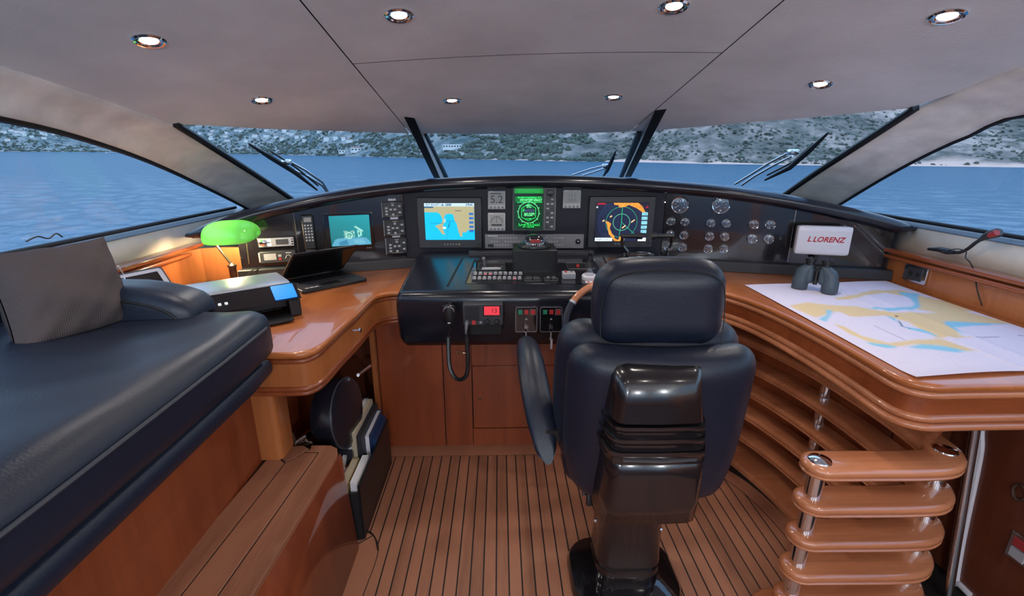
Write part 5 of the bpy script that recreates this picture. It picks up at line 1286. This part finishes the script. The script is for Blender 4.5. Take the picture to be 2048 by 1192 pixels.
# glossy back cover
def cov(px0, px1, py, y): 
    a, b_ = PY(px0, py, y), PY(px1, py, y); return a, b_
sec = [(722, 1262, 1396, 1.165, .02), (728, 1250, 1408, 1.12, .03), (745, 1246, 1411, 1.085, .04), (770, 1240, 1412, 1.062, .05), (810, 1236, 1413, 1.055, .05), (848, 1231, 1415, 1.052, .05)]
def covring(py, xa, xb, y, d):
    a, b_ = PY(xa, py, y), PY(xb, py, y); c = (a + b_) / 2; w = b_.x - a.x; z = c.z
    r_ = .028
    return [Vector((c.x + x, y + .10 - yy, z)) for x, yy in [(-w / 2 - .012, 0), (-w / 2 - .004, .06), (-w / 2, .10 - r_), (-w / 2 + r_ * .3, .10 - r_ * .3), (-w / 2 + r_, .10), (0, .103), (w / 2 - r_, .10), (w / 2 - r_ * .3, .10 - r_ * .3), (w / 2, .10 - r_), (w / 2 + .004, .06), (w / 2 + .012, 0)]]
bcv = part('back_cover', 'chair_plastic', ch, lambda q: q.loft([covring(*s_) for s_ in sec]), angle=50)
ribs = []
for k, py in enumerate((853, 878, 904)):
    xa, xb = 1231 - 4 * k, 1416
    y = 1.048
    rr_ = [covring(py, xa - 2, xb + 2, y + .012, 0), covring(py + 2, xa - 5, xb + 3, y, 0), covring(py + 9, xa - 5, xb + 3, y, 0), covring(py + 12, xa - 2, xb + 2, y + .012, 0), covring(py + 25, xa - 3, xb + 1, y + .012, 0)]
    part('cover_rib', 'chair_plastic', bcv, lambda q: q.loft(rr_), angle=40)
low = [covring(916, 1226, 1413, 1.062, 0), covring(960, 1222, 1410, 1.068, 0), covring(1010, 1213, 1402, 1.075, 0), covring(1046, 1207, 1392, 1.08, 0)]
part('lower_cover', 'chair_plastic', ch, lambda q: q.loft(low, caps=False, closed=False), thick=.006, angle=50)
# pedestal
pcx, pcy = PZ(1252, 1205, .03).x + .022, 1.47
def pring(z, s_): return [(pcx + x * s_, pcy + y * s_, z) for x, y in rrect(.235, .20, .06, 5)]
part('pedestal', 'chair_plastic', ch, lambda q: q.loft([pring(.045, 1.0), pring(.09, 1.0), pring(.095, 1.02), pring(.105, 1.02), pring(.11, 1.0), pring(.135, 1.0), pring(.14, 1.02), pring(.15, 1.02), pring(.155, 1.0), pring(.36, .97), pring(.365, 1.0), pring(.375, 1.0)]), angle=40)
part('inner_tube', 'black_plastic', ch, lambda q: q.loft([pring(.37, .9), pring(.56, .88)]), angle=40)
part('base_plate', 'black_gloss', ch, lambda q: q.slab(rrect(.42, .36, .12, 6, pcx, pcy), [(0, .0), (0, .012), (.01, .03), (.08, .045)]))
for px, py, y in ((1190, 1040, 1.36), (1322, 1058, 1.36), (1185, 1178, 1.40)):
    p = PY(px, py, y); part('screw', 'chrome', ch, lambda q: q.lathe([(.007, 0), (.007, .005), (.003, .009), (.0001, .009)], 10, Matrix.Translation(p) @ Matrix.Rotation(R(90), 4, 'X')))
part('side_bracket', 'chair_plastic', ch, lambda q: q.box((pcx - .115, pcy - .06, .455), (.012, .12, .16)))
part('side_bracket', 'chair_plastic', ch, lambda q: q.box((pcx + .115, pcy - .06, .445), (.012, .12, .14)))
lp = PY(1178, 985, 1.24)
part('recline_lever', 'black_plastic', ch, lambda q: q.tube([lp + Vector((0, .03, .03)), lp, lp + Vector((.002, -.005, -.04))], [.006, .008, .011], 8)); part('recline_lever', 'black_plastic', ch, lambda q: q.tube([lp + Vector((-.014, .03, .03)), lp + Vector((-.014, 0, -.01))], [.006, .007], 8))
# armrest: long padded blade, tip forward
ar = [((.104, 1.80, .862), .018, .010), ((.104, 1.785, .868), .032, .026), ((.106, 1.72, .868), .040, .040), ((.112, 1.60, .85), .045, .050), ((.120, 1.48, .81), .046, .056), ((.130, 1.39, .76), .042, .052), ((.142, 1.33, .70), .032, .042), ((.150, 1.31, .665), .014, .02)]
part('armrest', 'leather', ch, lambda q: q.loft([[Vector(c) + Vector((1.12 * rx * math.cos(a), rz * .5 * math.sin(a), rz * math.sin(a))) for a in [R(22.5 * k) for k in range(16)]] for c, rx, rz in ar]), angle=80)
part('armrest_bracket', 'black_plastic', ch, lambda q: q.box((CX - .15, 1.36, .72), (.32, .03, .04)))
# ================================================================== RIGHT DESK (chart table) AND SHELF STAIR
drp = [(.955, 2.30), (1.03, 2.285), (1.105, 2.209), (1.16, 2.083), (1.197, 1.9), (1.214, 1.661), (1.213, 1.45), (1.208, 1.33), (1.225, 1.265), (1.284, 1.226), (1.40, 1.225), (1.75, 1.225)]
drs = [tuple(p[:2]) for p in spline([(x, y, 0) for x, y in drp], 4)]
outr = [(.955, 2.785)] + drs + [(2.097, 1.225), (2.097, 2.45), (1.62, 2.578)]
dr = empty('chart_table', (1.6, 1.9, 0), label='glossy cherry chart table with layered rounded edge, right of the helm', cat='desk')
part('desktop', 'cherry_desk', dr, lambda q: q.slab(outr, bull(.924, .95)), angle=50)
part('edge_moulding', 'rail_wood', dr, lambda q: q.slab(outr, bull(.898, .922, base=.004)), angle=50)
part('apron', 'cherry_x', dr, lambda q: q.slab(outr, [(.018, .84), (.018, .90)]), angle=50)
part('edge_moulding', 'rail_wood', dr, lambda q: q.slab(outr, bull(.818, .842, base=.006)), angle=50)
part('edge_moulding', 'rail_wood', dr, lambda q: q.slab(outr, bull(.794, .817, base=-.004)), angle=50)
cabo = strip([(p[0], p[1]) for p in [(1.53, 1.42), (1.55, 1.7), (1.52, 1.95), (1.42, 2.25), (1.30, 2.55)]], .03, False, False)
cabp = [tuple(p[:2]) for p in spline([(1.53, 1.42, 0), (1.55, 1.7, 0), (1.52, 1.95, 0), (1.42, 2.25, 0), (1.30, 2.55, 0)], 5)]
part('cabinet_back', 'cherry_v', dr, lambda q: q.prism(strip(cabp, .03, False, False), 0, .80))
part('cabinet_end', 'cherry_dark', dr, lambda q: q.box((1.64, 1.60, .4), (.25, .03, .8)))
# shelves: layered slabs with a free arm towards the room
sh = empty('shelf_stair', (1.3, 1.6, 0), label='curved cherry shelf rack with chrome posts below the chart table', cat='shelf')
ctr = [(1.005, 1.255), (1.15, 1.252), (1.30, 1.250), (1.385, 1.258), (1.435, 1.30), (1.456, 1.38), (1.462, 1.55), (1.455, 1.75), (1.425, 1.98), (1.36, 2.22), (1.26, 2.46)]
cs = [tuple(p[:2]) for p in spline([(x, y, 0) for x, y in ctr], 5)]
so_ = strip(cs, .118, True, False, 10)
LV = [.68, .545, .41, .275, .14]
def stepz(z): return [(.012, z - .040), (.003, z - .037), (.001, z - .032), (.004, z - .028), (.013, z - .0265), (.013, z - .0255), (.003, z - .024), (.0005, z - .018), (0, z - .012), (.004, z - .004), (.014, z)]
for z in LV: part('shelf', 'rail_wood', sh, lambda q: q.slab(so_, stepz(z)), angle=50)
part('foot_step', 'rail_wood', sh, lambda q: q.slab(strip([(x - .02 if y > 1.5 else x, y) for x, y in cs], .25, True, False, 10), [(0, 0), (0, .02), (.004, .03), (.014, .034)]), angle=50)
posts = [(1.0, 1.256), (1.440, 1.296), (1.470, 1.90)]
lv2 = LV + [.034]
for i, (x, y) in enumerate(posts):
    if i == 2: part('post', 'chrome', sh, lambda q: q.cyl((x, y, .68), (x, y, .80), .0255, n=24))
    for a, b_ in zip(lv2, lv2[1:]):
        part('post', 'chrome', sh, lambda q: q.cyl((x, y, b_), (x, y, a - .039), .0255, n=24))
for x, y in posts[:2]: part('post_cap', 'chrome', sh, lambda q: q.lathe([(.034, .680), (.032, .6835), (.02, .688), (.0001, .690)], 24, T(x, y, 0)))
# ---- paper sea chart
cc = [PZ(1489, 570, .953), PZ(1782, 563, .953), PZ(2075, 655, .953), PZ(2066, 752, .953), PZ(1830, 757, .953)]
A0, B0, D0 = PZ(1489, 570, .953), PZ(1772, 562, .953), PZ(1832, 757, .953)
Cc = B0 + (D0 - A0) + Vector((-.02, .0, 0))
ra = Raster(230, 170, srgb(226, 216, 230))
ld = srgb(228, 200, 152); wt = srgb(140, 200, 222); pa = srgb(228, 220, 234)
INV = None
def chart_uv(px, py):
    """pixel -> position on the printed sheet (bilinear in the sheet's corners)"""
    p = PZ(px, py, .953); best = None
    ax, bx, cx2, dx2 = [Vector((q.x, q.y)) for q in (A0, B0, Cc, D0)]
    u = v = .5
    for _ in range(25):
        f = ax * (1 - u) * (1 - v) + bx * u * (1 - v) + cx2 * u * v + dx2 * (1 - u) * v - Vector((p.x, p.y))
        fu = (bx - ax) * (1 - v) + (cx2 - dx2) * v; fv = (dx2 - ax) * (1 - u) + (cx2 - bx) * u
        det = fu.x * fv.y - fu.y * fv.x
        u -= (f.x * fv.y - f.y * fv.x) / det; v -= (fu.x * f.y - fu.y * f.x) / det
    return u, v
def cpoly(pts, col): ra.poly([chart_uv(*p) for p in pts], col)
def q6(pts): return [(1450 + x / 3.425, 560 + y / 3.425) for x, y in pts]
cpoly(q6([(440, 180), (560, 155), (700, 170), (900, 180), (1120, 225), (1400, 230), (1640, 215), (1900, 280), (1940, 300), (1500, 290), (1620, 390), (1700, 400), (1450, 400), (1250, 290), (1100, 245), (860, 250), (780, 215), (700, 235), (620, 260), (500, 210)]), ld)
cpoly(q6([(740, 125), (900, 100), (1000, 75), (1200, 70), (1330, 110), (1640, 170), (1700, 210), (1480, 230), (1310, 205), (1330, 160), (1290, 125), (1100, 90), (950, 110), (880, 130), (780, 135)]), ld)
cpoly(q6([(1180, 85), (1330, 95), (1320, 125), (1335, 190), (1280, 210), (1120, 215), (960, 190), (1150, 195), (1270, 190), (1300, 170), (1270, 130), (1200, 100)]), wt)
cpoly(q6([(690, 205), (740, 210), (720, 250), (690, 290), (640, 270), (700, 240)]), wt)
cpoly(q6([(1100, 245), (1160, 260), (1210, 320), (1350, 340), (1470, 390), (1440, 385), (1250, 335), (1180, 290)]), wt)
cpoly(q6([(1510, 285), (1640, 290), (1960, 300), (1700, 315), (1570, 330), (1640, 385), (1560, 345), (1500, 310)]), wt)
cpoly(q6([(740, 300), (820, 320), (930, 380), (1120, 430), (1300, 410), (1480, 405), (1600, 450), (1720, 490), (1640, 490), (1480, 450), (1300, 440), (1150, 460), (1000, 430), (850, 370)]), ld)
cpoly(q6([(1250, 460), (1350, 440), (1500, 455), (1650, 490), (1590, 500), (1400, 475), (1330, 470)]), wt)
cpoly(q6([(960, 425), (1100, 440), (1200, 460), (1100, 465), (1000, 445)]), wt)
ra.smudge(2)
rgn = np.random.RandomState(2); k = rgn.rand(170, 230) < .03; ra.C[k] *= .88
ra.line([(.02, .02), (.98, .02), (.98, .98), (.02, .98), (.02, .02)], .0022, srgb(150, 140, 160), 1.3)
for f_ in (.25, .5, .75): ra.line([(f_, .02), (f_, .98)], .0012, srgb(196, 188, 205), 1.3); ra.line([(.02, f_), (.98, f_)], .0012, srgb(196, 188, 205), 1.3)
ra.line([chart_uv(*p) for p in q6([(950, 280), (1300, 440)])], .0016, srgb(150, 140, 165)); ra.line([chart_uv(*p) for p in q6([(1700, 400), (2040, 380)])], .0016, srgb(150, 140, 165))
ra.line([chart_uv(*p) for p in q6([(1190, 280), (1215, 320), (1270, 335)])], .003, srgb(60, 90, 110)); ra.rect(*(lambda p: (p[0] - .006, p[1] - .006, p[0] + .006, p[1] + .006))(chart_uv(*q6([(1172, 254)])[0])), srgb(20, 20, 25))
def cpos(u, v):
    p = A0 * (1 - u) * (1 - v) + B0 * u * (1 - v) + Cc * u * v + D0 * (1 - u) * v
    z = .9525 + .0016 * (1 + math.sin(u * 9 + v * 4)) * 1 + .010 * max(0, (v - .93) / .07) ** 2 * (.3 + .7 * abs(math.sin(u * 5 + .5))) + .004 * (1 - abs(u - .5) * 2 if abs(u - .5) < .012 else 0) 
    z += .012 * max(0, 1 - abs(u - .62) * 22) * .3
    return (p.x, p.y, z)
ct = ra.build('sea_chart', 'printed', None, cpos); ct.modifiers.new('thick', 'SOLIDIFY').thickness = .0006
tag(ct, 'large paper sea chart with tan coasts spread on the chart table', 'chart')
# ---- binoculars
bl, brr = PZ(1602, 578, .955), PZ(1658, 587, .955)
bc = (bl + brr) / 2; ba = math.atan2((brr - bl).y, (brr - bl).x)
bi = empty('binoculars', M=Matrix.Translation((bc.x, bc.y + .01, .9575)) @ Matrix.Rotation(ba, 4, 'Z'), label='dark rubber binoculars standing upright on the sea chart', cat='binoculars')
bx_ = (brr - bl).length / 2
for s_ in (-1, 1):
    def tube_sec(q, s_=s_):
        R_ = []
        for z, xo, ra_, rb in ((0, .004, .034, .034), (.004, .004, .036, .036), (.055, .003, .036, .036), (.06, .0, .034, .034), (.085, -.004, .036, .035), (.105, -.012, .033, .033), (.118, -.022, .024, .026), (.124, -.026, .019, .02)):
            R_.append([(s_ * (bx_ + xo) + ra_ * math.cos(a), rb * math.sin(a), z) for a in [R(20 * k) for k in range(18)]])
        q.loft(R_)
    part('barrel', 'binocular_rubber', bi, tube_sec, world=False, angle=60)
    part('objective_lens', 'black_gloss', bi, lambda q: q.lathe([(.028, .0), (.028, .002), (.0001, .002)], 20, T(s_ * (bx_ + .004), 0, -.0005)), world=False)
    part('prism_housing', 'binocular_rubber', bi, lambda q: q.rbox((s_ * (bx_ - .030), 0, .075), (.038, .05, .085), .018, 6), world=False)
    part('eyepiece', 'black_plastic', bi, lambda q: q.lathe([(.019, .112), (.019, .138), (.022, .140), (.022, .156), (.016, .158), (.014, .148), (.0001, .147)], 20, T(s_ * (bx_ - .026), 0, 0)), world=False)
part('hinge', 'black_plastic', bi, lambda q: (q.cyl((0, 0, .03), (0, 0, .122), .010), q.box((0, 0, .105), (.05, .02, .016)), q.box((0, 0, .045), (.05, .016, .010))), world=False)
part('focus_wheel', 'black_matt', bi, lambda q: q.lathe([(.014, .108), (.015, .110), (.015, .120), (.014, .122)], 18), world=False)
# ---- socket plate, gooseneck lamp on the right wall
sw_ = PX(1833, 548, 2.098)
so2 = empty('socket_plate', M=Matrix.Translation(sw_) @ Matrix(((0, 0, -1, 0), (-1, 0, 0, 0), (0, 1, 0, 0), (0, 0, 0, 1))), label='chrome framed socket plate on the cherry wall above the chart', cat='socket')
part('frame', 'chrome', so2, lambda q: q.prism(rrect(.135, .085, .006), 0, .010), world=False, bevel=.002)
part('insert', 'dark_grey', so2, lambda q: q.prism(rrect(.085, .062, .003), .010, .0125), world=False)
for k in (-1, 1): part('socket', 'black_matt', so2, lambda q: q.lathe([(.012, .0125), (.012, .0132), (.0001, .0132)], 14, T(k * .02, 0, 0)), world=False)
gb = PX(1905, 500, 2.085)
gn = empty('gooseneck_microphone', gb, label='black gooseneck microphone with a red tip lying on the right ledge', cat='microphone')
gpt = lambda px, py, x=2.085: PX(px, py, x)
lz = 1.122
part('base', 'black_plastic', gn, lambda q: q.tube([gpt(1858, 498), gpt(1880, 499), gpt(1896, 503), gpt(1910, 505)], [.010, .018, .020, .012], 10, flat=.7))
part('neck', 'black_plastic', gn, lambda q: q.tube(spline([gpt(1900, 503), gpt(1918, 505), gpt(1935, 498), gpt(1952, 485), gpt(1970, 474)], 6), .0075, 8))
part('head', 'dark_grey', gn, lambda q: q.tube([gpt(1962, 479), gpt(1972, 473), gpt(1985, 468), gpt(1997, 465), gpt(2001, 464)], [.009, .015, .020, .020, .013], 12))
part('red_tip', 'red_cover', gn, lambda q: q.tube([gpt(1980, 471, 2.070), gpt(1994, 465, 2.068)], [.012, .013], 10))
part('cable', 'black_plastic', gn, lambda q: q.tube(spline([gpt(1896, 501, 2.07), gpt(1915, 498, 2.07), gpt(1932, 503, 2.07), gpt(1931, 515, 2.055), gpt(1940, 525, 2.055), (2.088, gpt(1948, 545).y, gpt(1948, 545).z), (2.088, gpt(1953, 580).y, gpt(1953, 580).z), (2.088, gpt(1963, 612).y, gpt(1963, 612).z)], 5), .0025, 6))
# ================================================================== LOWER RIGHT: DOOR BEYOND THE SHELVES
DX = 1.76
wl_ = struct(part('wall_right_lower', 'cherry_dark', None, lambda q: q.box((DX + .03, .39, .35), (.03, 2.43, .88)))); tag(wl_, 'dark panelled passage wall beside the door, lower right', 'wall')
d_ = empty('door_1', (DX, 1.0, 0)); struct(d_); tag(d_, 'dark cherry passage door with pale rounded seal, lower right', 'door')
ed = [PX(1970, 850, DX), PX(1968, 900, DX), PX(1957, 960, DX), (PX(1942, 1030, DX)), PX(1928, 1100, DX), PX(1918, 1165, DX), PX(1924, 1171, DX), PX(1948, 1195, DX)]
up_ = ed[0].copy(); up_.z = .80; ed = [up_] + ed
yb = .2
lowp = ed[-1].copy()
poly = [(p.y, p.z) for p in ed] + [(.2, lowp.z - .25), (.2, .80)]
MD = Matrix(((0, 0, 1, DX), (1, 0, 0, 0), (0, 1, 0, 0), (0, 0, 0, 1)))
part('leaf', 'cherry_dark', d_, lambda q: q.prism(poly, 0, .014, MD))
part('seal', 'white_plastic', d_, lambda q: q.tube([p + Vector((-.004, .008, 0)) for p in spline(ed, 4)], .012, 8))
part('gasket', 'rubber', d_, lambda q: q.tube([p + Vector((.004, .034, 0)) for p in spline(ed[:-2], 4)], .014, 8))
part('recess_handle', 'brass_dark', d_, lambda q: q.tube([Vector((DX - .005, PX(2042, 985, DX).y + .02 * math.cos(a), PX(2042, 985, DX).z + .028 * math.sin(a))) for a in [R(30 * k) for k in range(13)]], .005, 6))
lk = PX(2044, 1100, DX)
part('latch_plate', 'steel', d_, lambda q: q.box((DX - .005, lk.y, lk.z), (.008, .075, .10)), bevel=.003); part('latch_red', 'red_cover', d_, lambda q: q.box((DX - .011, lk.y, lk.z + .02), (.006, .045, .03))); part('latch_grey', 'grey_plastic', d_, lambda q: q.box((DX - .011, lk.y, lk.z - .02), (.006, .045, .035)))
pA, pB = PX(1938, 848, DX - .1), PX(1894, 1192, DX - .1)
tag(part('grab_pole', 'steel', None, lambda q: q.cyl(Vector((pA.x, pA.y, .86)), pB + (pB - pA) * .12, .015, n=12)), 'slim chrome grab pole between the shelf rack and dark door', 'pole')
# ================================================================== ROUND STOOL, BOOK BOX UNDER THE LEFT DESK
sc = PY(676, 826, 1.93)
ax_ = Vector((.95, -.10, .10)).normalized(); zq = ax_.to_track_quat('Z', 'Y').to_matrix().to_4x4()
SM = Matrix.Translation(sc) @ zq
stl = empty('folding_stool', M=SM, label='round black leather stool folded on its side under the desk', cat='stool')
stc = part('cushion', 'leather_pod', stl, lambda q: q.lathe([(.0001, -.06), (.12, -.06), (.15, -.05), (.160, -.03), (.160, .03), (.153, .048), (.13, .058), (.0001, .062)], 36), world=False, angle=30)
part('piping', 'piping', stc, lambda q: q.tube([(.1565 * math.cos(R(10 * k)), .1565 * math.sin(R(10 * k)), .044) for k in range(37)], .004, 6), world=False)
part('bar', 'chrome', stl, lambda q: q.tube([PY(580, 892, 1.75), PY(610, 872, 1.80), PY(640, 848, 1.88)], .010, 10)); part('bar', 'chrome', stl, lambda q: q.cyl(PY(716, 750, 2.05), PY(740, 732, 2.22), .008))
part('pivot', 'brass_dark', stl, lambda q: (q.tube([PY(583, 866, 1.72), PY(588, 880, 1.72), PY(584, 893, 1.72)], .008, 8), q.tube([PY(584, 893, 1.72), PY(602, 893, 1.72), PY(622, 885, 1.72), PY(612, 880, 1.72), PY(596, 888, 1.72)], .007, 8)))
bxm = empty('book_box', (-.70, 1.95, 0), label='black open box of books standing against the step end', cat='box')
bX0, bX1, bY0, bY1, bH = -.765, -.598, 1.685, 2.215, .27
for c, d in (((bX1, (bY0 + bY1) / 2, bH / 2 + .001), (.010, bY1 - bY0, bH)), ((bX0, (bY0 + bY1) / 2, bH / 2 + .001), (.010, bY1 - bY0, bH))): part('side', 'black_plastic', bxm, lambda q: q.box(c, d))
for y in (bY0, bY1): part('end', 'black_matt', bxm, lambda q: q.box(((bX0 + bX1) / 2, y, .12), (bX1 - bX0 - .01, .010, .238)))
part('bottom', 'black_matt', bxm, lambda q: q.box(((bX0 + bX1) / 2, (bY0 + bY1) / 2, .006), (bX1 - bX0 - .01, bY1 - bY0 - .01, .008)))
def book(x, y0, y1, z1, t_, cover, pages, label, tilt=0):
    e = empty('book', M=Matrix.Translation((x, (y0 + y1) / 2, .011)) @ Matrix.Rotation(R(tilt), 4, 'Y'), label=label, cat='book', group='books in the black box')
    L2 = y1 - y0
    part('cover', cover, e, lambda q: (q.box((-t_ / 2, 0, z1 / 2), (.002, L2, z1)), q.box((t_ / 2, 0, z1 / 2), (.002, L2, z1)), q.box((0, L2 / 2, z1 / 2), (t_ + .002, .002, z1))), world=False, weld=False)
    part('pages', pages, e, lambda q: q.box((0, -.002, z1 / 2), (t_ - .002, L2 - .006, z1 - .006)), world=False)
book(-.728, 1.90, 2.18, .375, .016, 'cream_cover', 'paper', 'tall cream magazine at the rear left of the book box')
book(-.711, 1.90, 2.20, .385, .014, 'orange_spine', 'paper', 'tall magazine with an orange edge in the book box')
book(-.692, 1.89, 2.20, .39, .020, 'grey_plastic', 'paper', 'thick grey pile of printed pages in the book box')
book(-.671, 1.89, 2.20, .385, .018, 'cream_cover', 'cream_cover', 'cream paperback beside the grey pages in the book box')
book(-.650, 1.90, 2.20, .36, .020, 'dark_cover', 'dark_cover', 'dark blue hardback in the middle of the book box')
book(-.628, 1.95, 2.19, .33, .020, 'blue_cover', 'paper', 'blue book with white page edges near the box side')
book(-.609, 1.99, 2.20, .29, .012, 'blue_cover', 'blue_cover', 'glossy blue booklet against the outer side of the box')
book(-.752, 1.70, 1.88, .28, .014, 'warm_white', 'paper', 'white notebook leaning at the near end of the box', 8)
book(-.708, 1.70, 1.86, .235, .012, 'red_cover', 'paper', 'thin red-edged book at the near end of the box')
book(-.693, 1.70, 1.86, .235, .014, 'dark_cover', 'paper', 'navy book beside the red-edged one at the near end')
book(-.665, 1.70, 1.88, .262, .030, 'yellow_cover', 'cream_cover', 'thick yellowed paperback at the near end of the box')
book(-.624, 1.70, 1.89, .268, .026, 'warm_white', 'paper', 'white paperback against the outer side at the near end')
sp2 = empty('ring_binder', (-.715, 1.885, .012), label='spiral-bound pad standing between the notebook and tall magazines', cat='notebook')
part('pad', 'dark_cover', sp2, lambda q: q.box((0, 0, .15), (.07, .006, .30)), world=False)
part('spiral', 'black_plastic', sp2, lambda q: q.tube([(.037 + .004 * math.cos(k * 1.05), .004 * math.sin(k * 1.05), .005 + .29 * k / 180) for k in range(181)], .0012, 4), world=False)
tag(part('floor_cable', 'black_plastic', None, lambda q: q.tube(spline([PZ(716, 1064, .004), PZ(735, 1062, .004), PZ(750, 1075, .004), PZ(756, 1100, .004)], 6), .003, 6)), 'thin black cable curling on the teak floor beside the book box', 'cable')
# ================================================================== WIPERS OUTSIDE THE GLASS
def glass_pt(px, py, out=.05):
    d = ray(px, py); best = None
    def g_(p):
        x = max(fl, min(fr, p.x)); tp_ = tops(x); t_ = max(0, min(1, xt(p.x))); lo_ = low_arc(t_)
        k = (p.y - tp_.y) / (lo_.y - tp_.y); zg = tp_.z + (lo_.z - tp_.z) * k + out
        return p.z - zg
    return solve(px, py, lambda p: -g_(p), 1.5, 7)
def wiper(label, blade, arm1, arm2, clip):
    e = empty('windscreen_wiper', glass_pt(*blade[0]), label=label, cat='wiper')
    B = [glass_pt(*p, .03) for p in blade]; I = ROOTM[e].inverted()
    part('blade', 'rubber', e, lambda q: q.tube(B, [.006] + [.014] * (len(B) - 2) + [.006], 6))
    part('blade_frame', 'black_plastic', e, lambda q: q.tube([p + Vector((.01, 0, .03)) for p in B[1:]], .006, 6))
    for a in (arm1, arm2): part('arm', 'steel', e, lambda q: q.tube([glass_pt(*p, .06) for p in a], .007, 6))
    part('clip', 'chrome', e, lambda q: q.rbox(tuple(glass_pt(*clip, .05)), (.05, .05, .03), .01, 4))
wiper('windscreen wiper on the left pane, blade lying towards the pillar', [(498, 288), (540, 314), (590, 345), (634, 380)], [(574, 320), (610, 340), (645, 365), (660, 388)], [(582, 338), (615, 352), (645, 372), (656, 388)], (573, 324))
wiper('windscreen wiper standing upright in the centre pane', [(1231, 303), (1224, 320), (1215, 340), (1207, 352)], [(1212, 330), (1180, 338), (1145, 350)], [(1212, 336), (1185, 345), (1165, 351)], (1211, 332))
wiper('windscreen wiper on the right pane, blade pointing up to the hillside', [(1656, 266), (1620, 300), (1580, 335), (1530, 360)], [(1588, 300), (1540, 325), (1500, 350), (1470, 368)], [(1585, 312), (1545, 332), (1510, 352), (1484, 370)], (1586, 304))
# ================================================================== CEILING DOWNLIGHTS
places = [(298, 80, 'front-left outer'), (798, 29, 'second in the near row'), (1348, 11, 'third in the near row'), (1895, 31, 'right outer of the near row'), (523, 199, 'left outer of the far row'), (904, 200, 'second in the far row'), (1227, 193, 'third in the far row'), (1641, 167, 'right outer of the far row')]
labs = ['recessed chrome ceiling spotlight, leftmost of the near row', 'recessed chrome ceiling spotlight, second from the left in the near row', 'recessed chrome ceiling spotlight, third from the left in the near row', 'recessed chrome ceiling spotlight, rightmost of the near row', 'recessed chrome ceiling spotlight, leftmost of the far row', 'recessed chrome ceiling spotlight, second from the left in the far row', 'recessed chrome ceiling spotlight, third from the left in the far row', 'recessed chrome ceiling spotlight, rightmost of the far row']
spots = [(PC(px, py), lab) for (px, py, _), lab in zip(places, labs)]
for x, y, lab in ((-1.0, .2, 'left'), (-.3, .2, 'centre left'), (.52, .2, 'centre right'), (1.25, .2, 'right')): spots.append((Vector((x, y, ceil_z(x, y))), 'added unseen recessed chrome spotlight above the camera, %s' % lab))  # extra row added out of view to brighten the room
for c, lab in spots:
    e_ = .01; nx_ = (ceil_z(c.x + e_, c.y) - ceil_z(c.x - e_, c.y)) / (2 * e_); ny_ = (ceil_z(c.x, c.y + e_) - ceil_z(c.x, c.y - e_)) / (2 * e_)
    nrm = Vector((nx_, ny_, -1)).normalized()
    M = Matrix.Translation(c + nrm * .001) @ nrm.to_track_quat('Z', 'Y').to_matrix().to_4x4()
    e = empty('ceiling_spotlight', M=M, label=lab, cat='light', group='recessed ceiling spotlights')
    part('trim_ring', 'chrome', e, lambda q: q.lathe([(.043, 0), (.043, .003), (.038, .007), (.033, .006), (.030, .002)], 28, None, True), world=False)
    part('reflector', 'chrome', e, lambda q: q.loft([[(r * math.cos(R(15 * k)), r * math.sin(R(15 * k)), z) for k in range(24)] for r, z in ((.032, .004), (.028, .001), (.024, .0008))], caps=False), world=False)
    part('lens', 'lens_white', e, lambda q: q.lathe([(.024, .0008), (.022, .0025), (.0001, .0032)], 20), world=False)
    l = bpy.data.lights.new('spot', 'SPOT'); l.energy = LAMP * (1.6 if 'far row' in lab else 1); l.color = (1, .90, .82); l.spot_size = R(168); l.spot_blend = 1; l.shadow_soft_size = .03
    lo = bpy.data.objects.new('spot', l); COL.objects.link(lo); lo.parent = e; lo.location = (0, 0, .012); lo.rotation_euler = (R(180), 0, 0)
for o in list(bpy.data.objects):
    for k_ in ('w', 'h'):
        if k_ in o: del o[k_]
bpy.data.materials.remove(MATS['cab_dummy'])
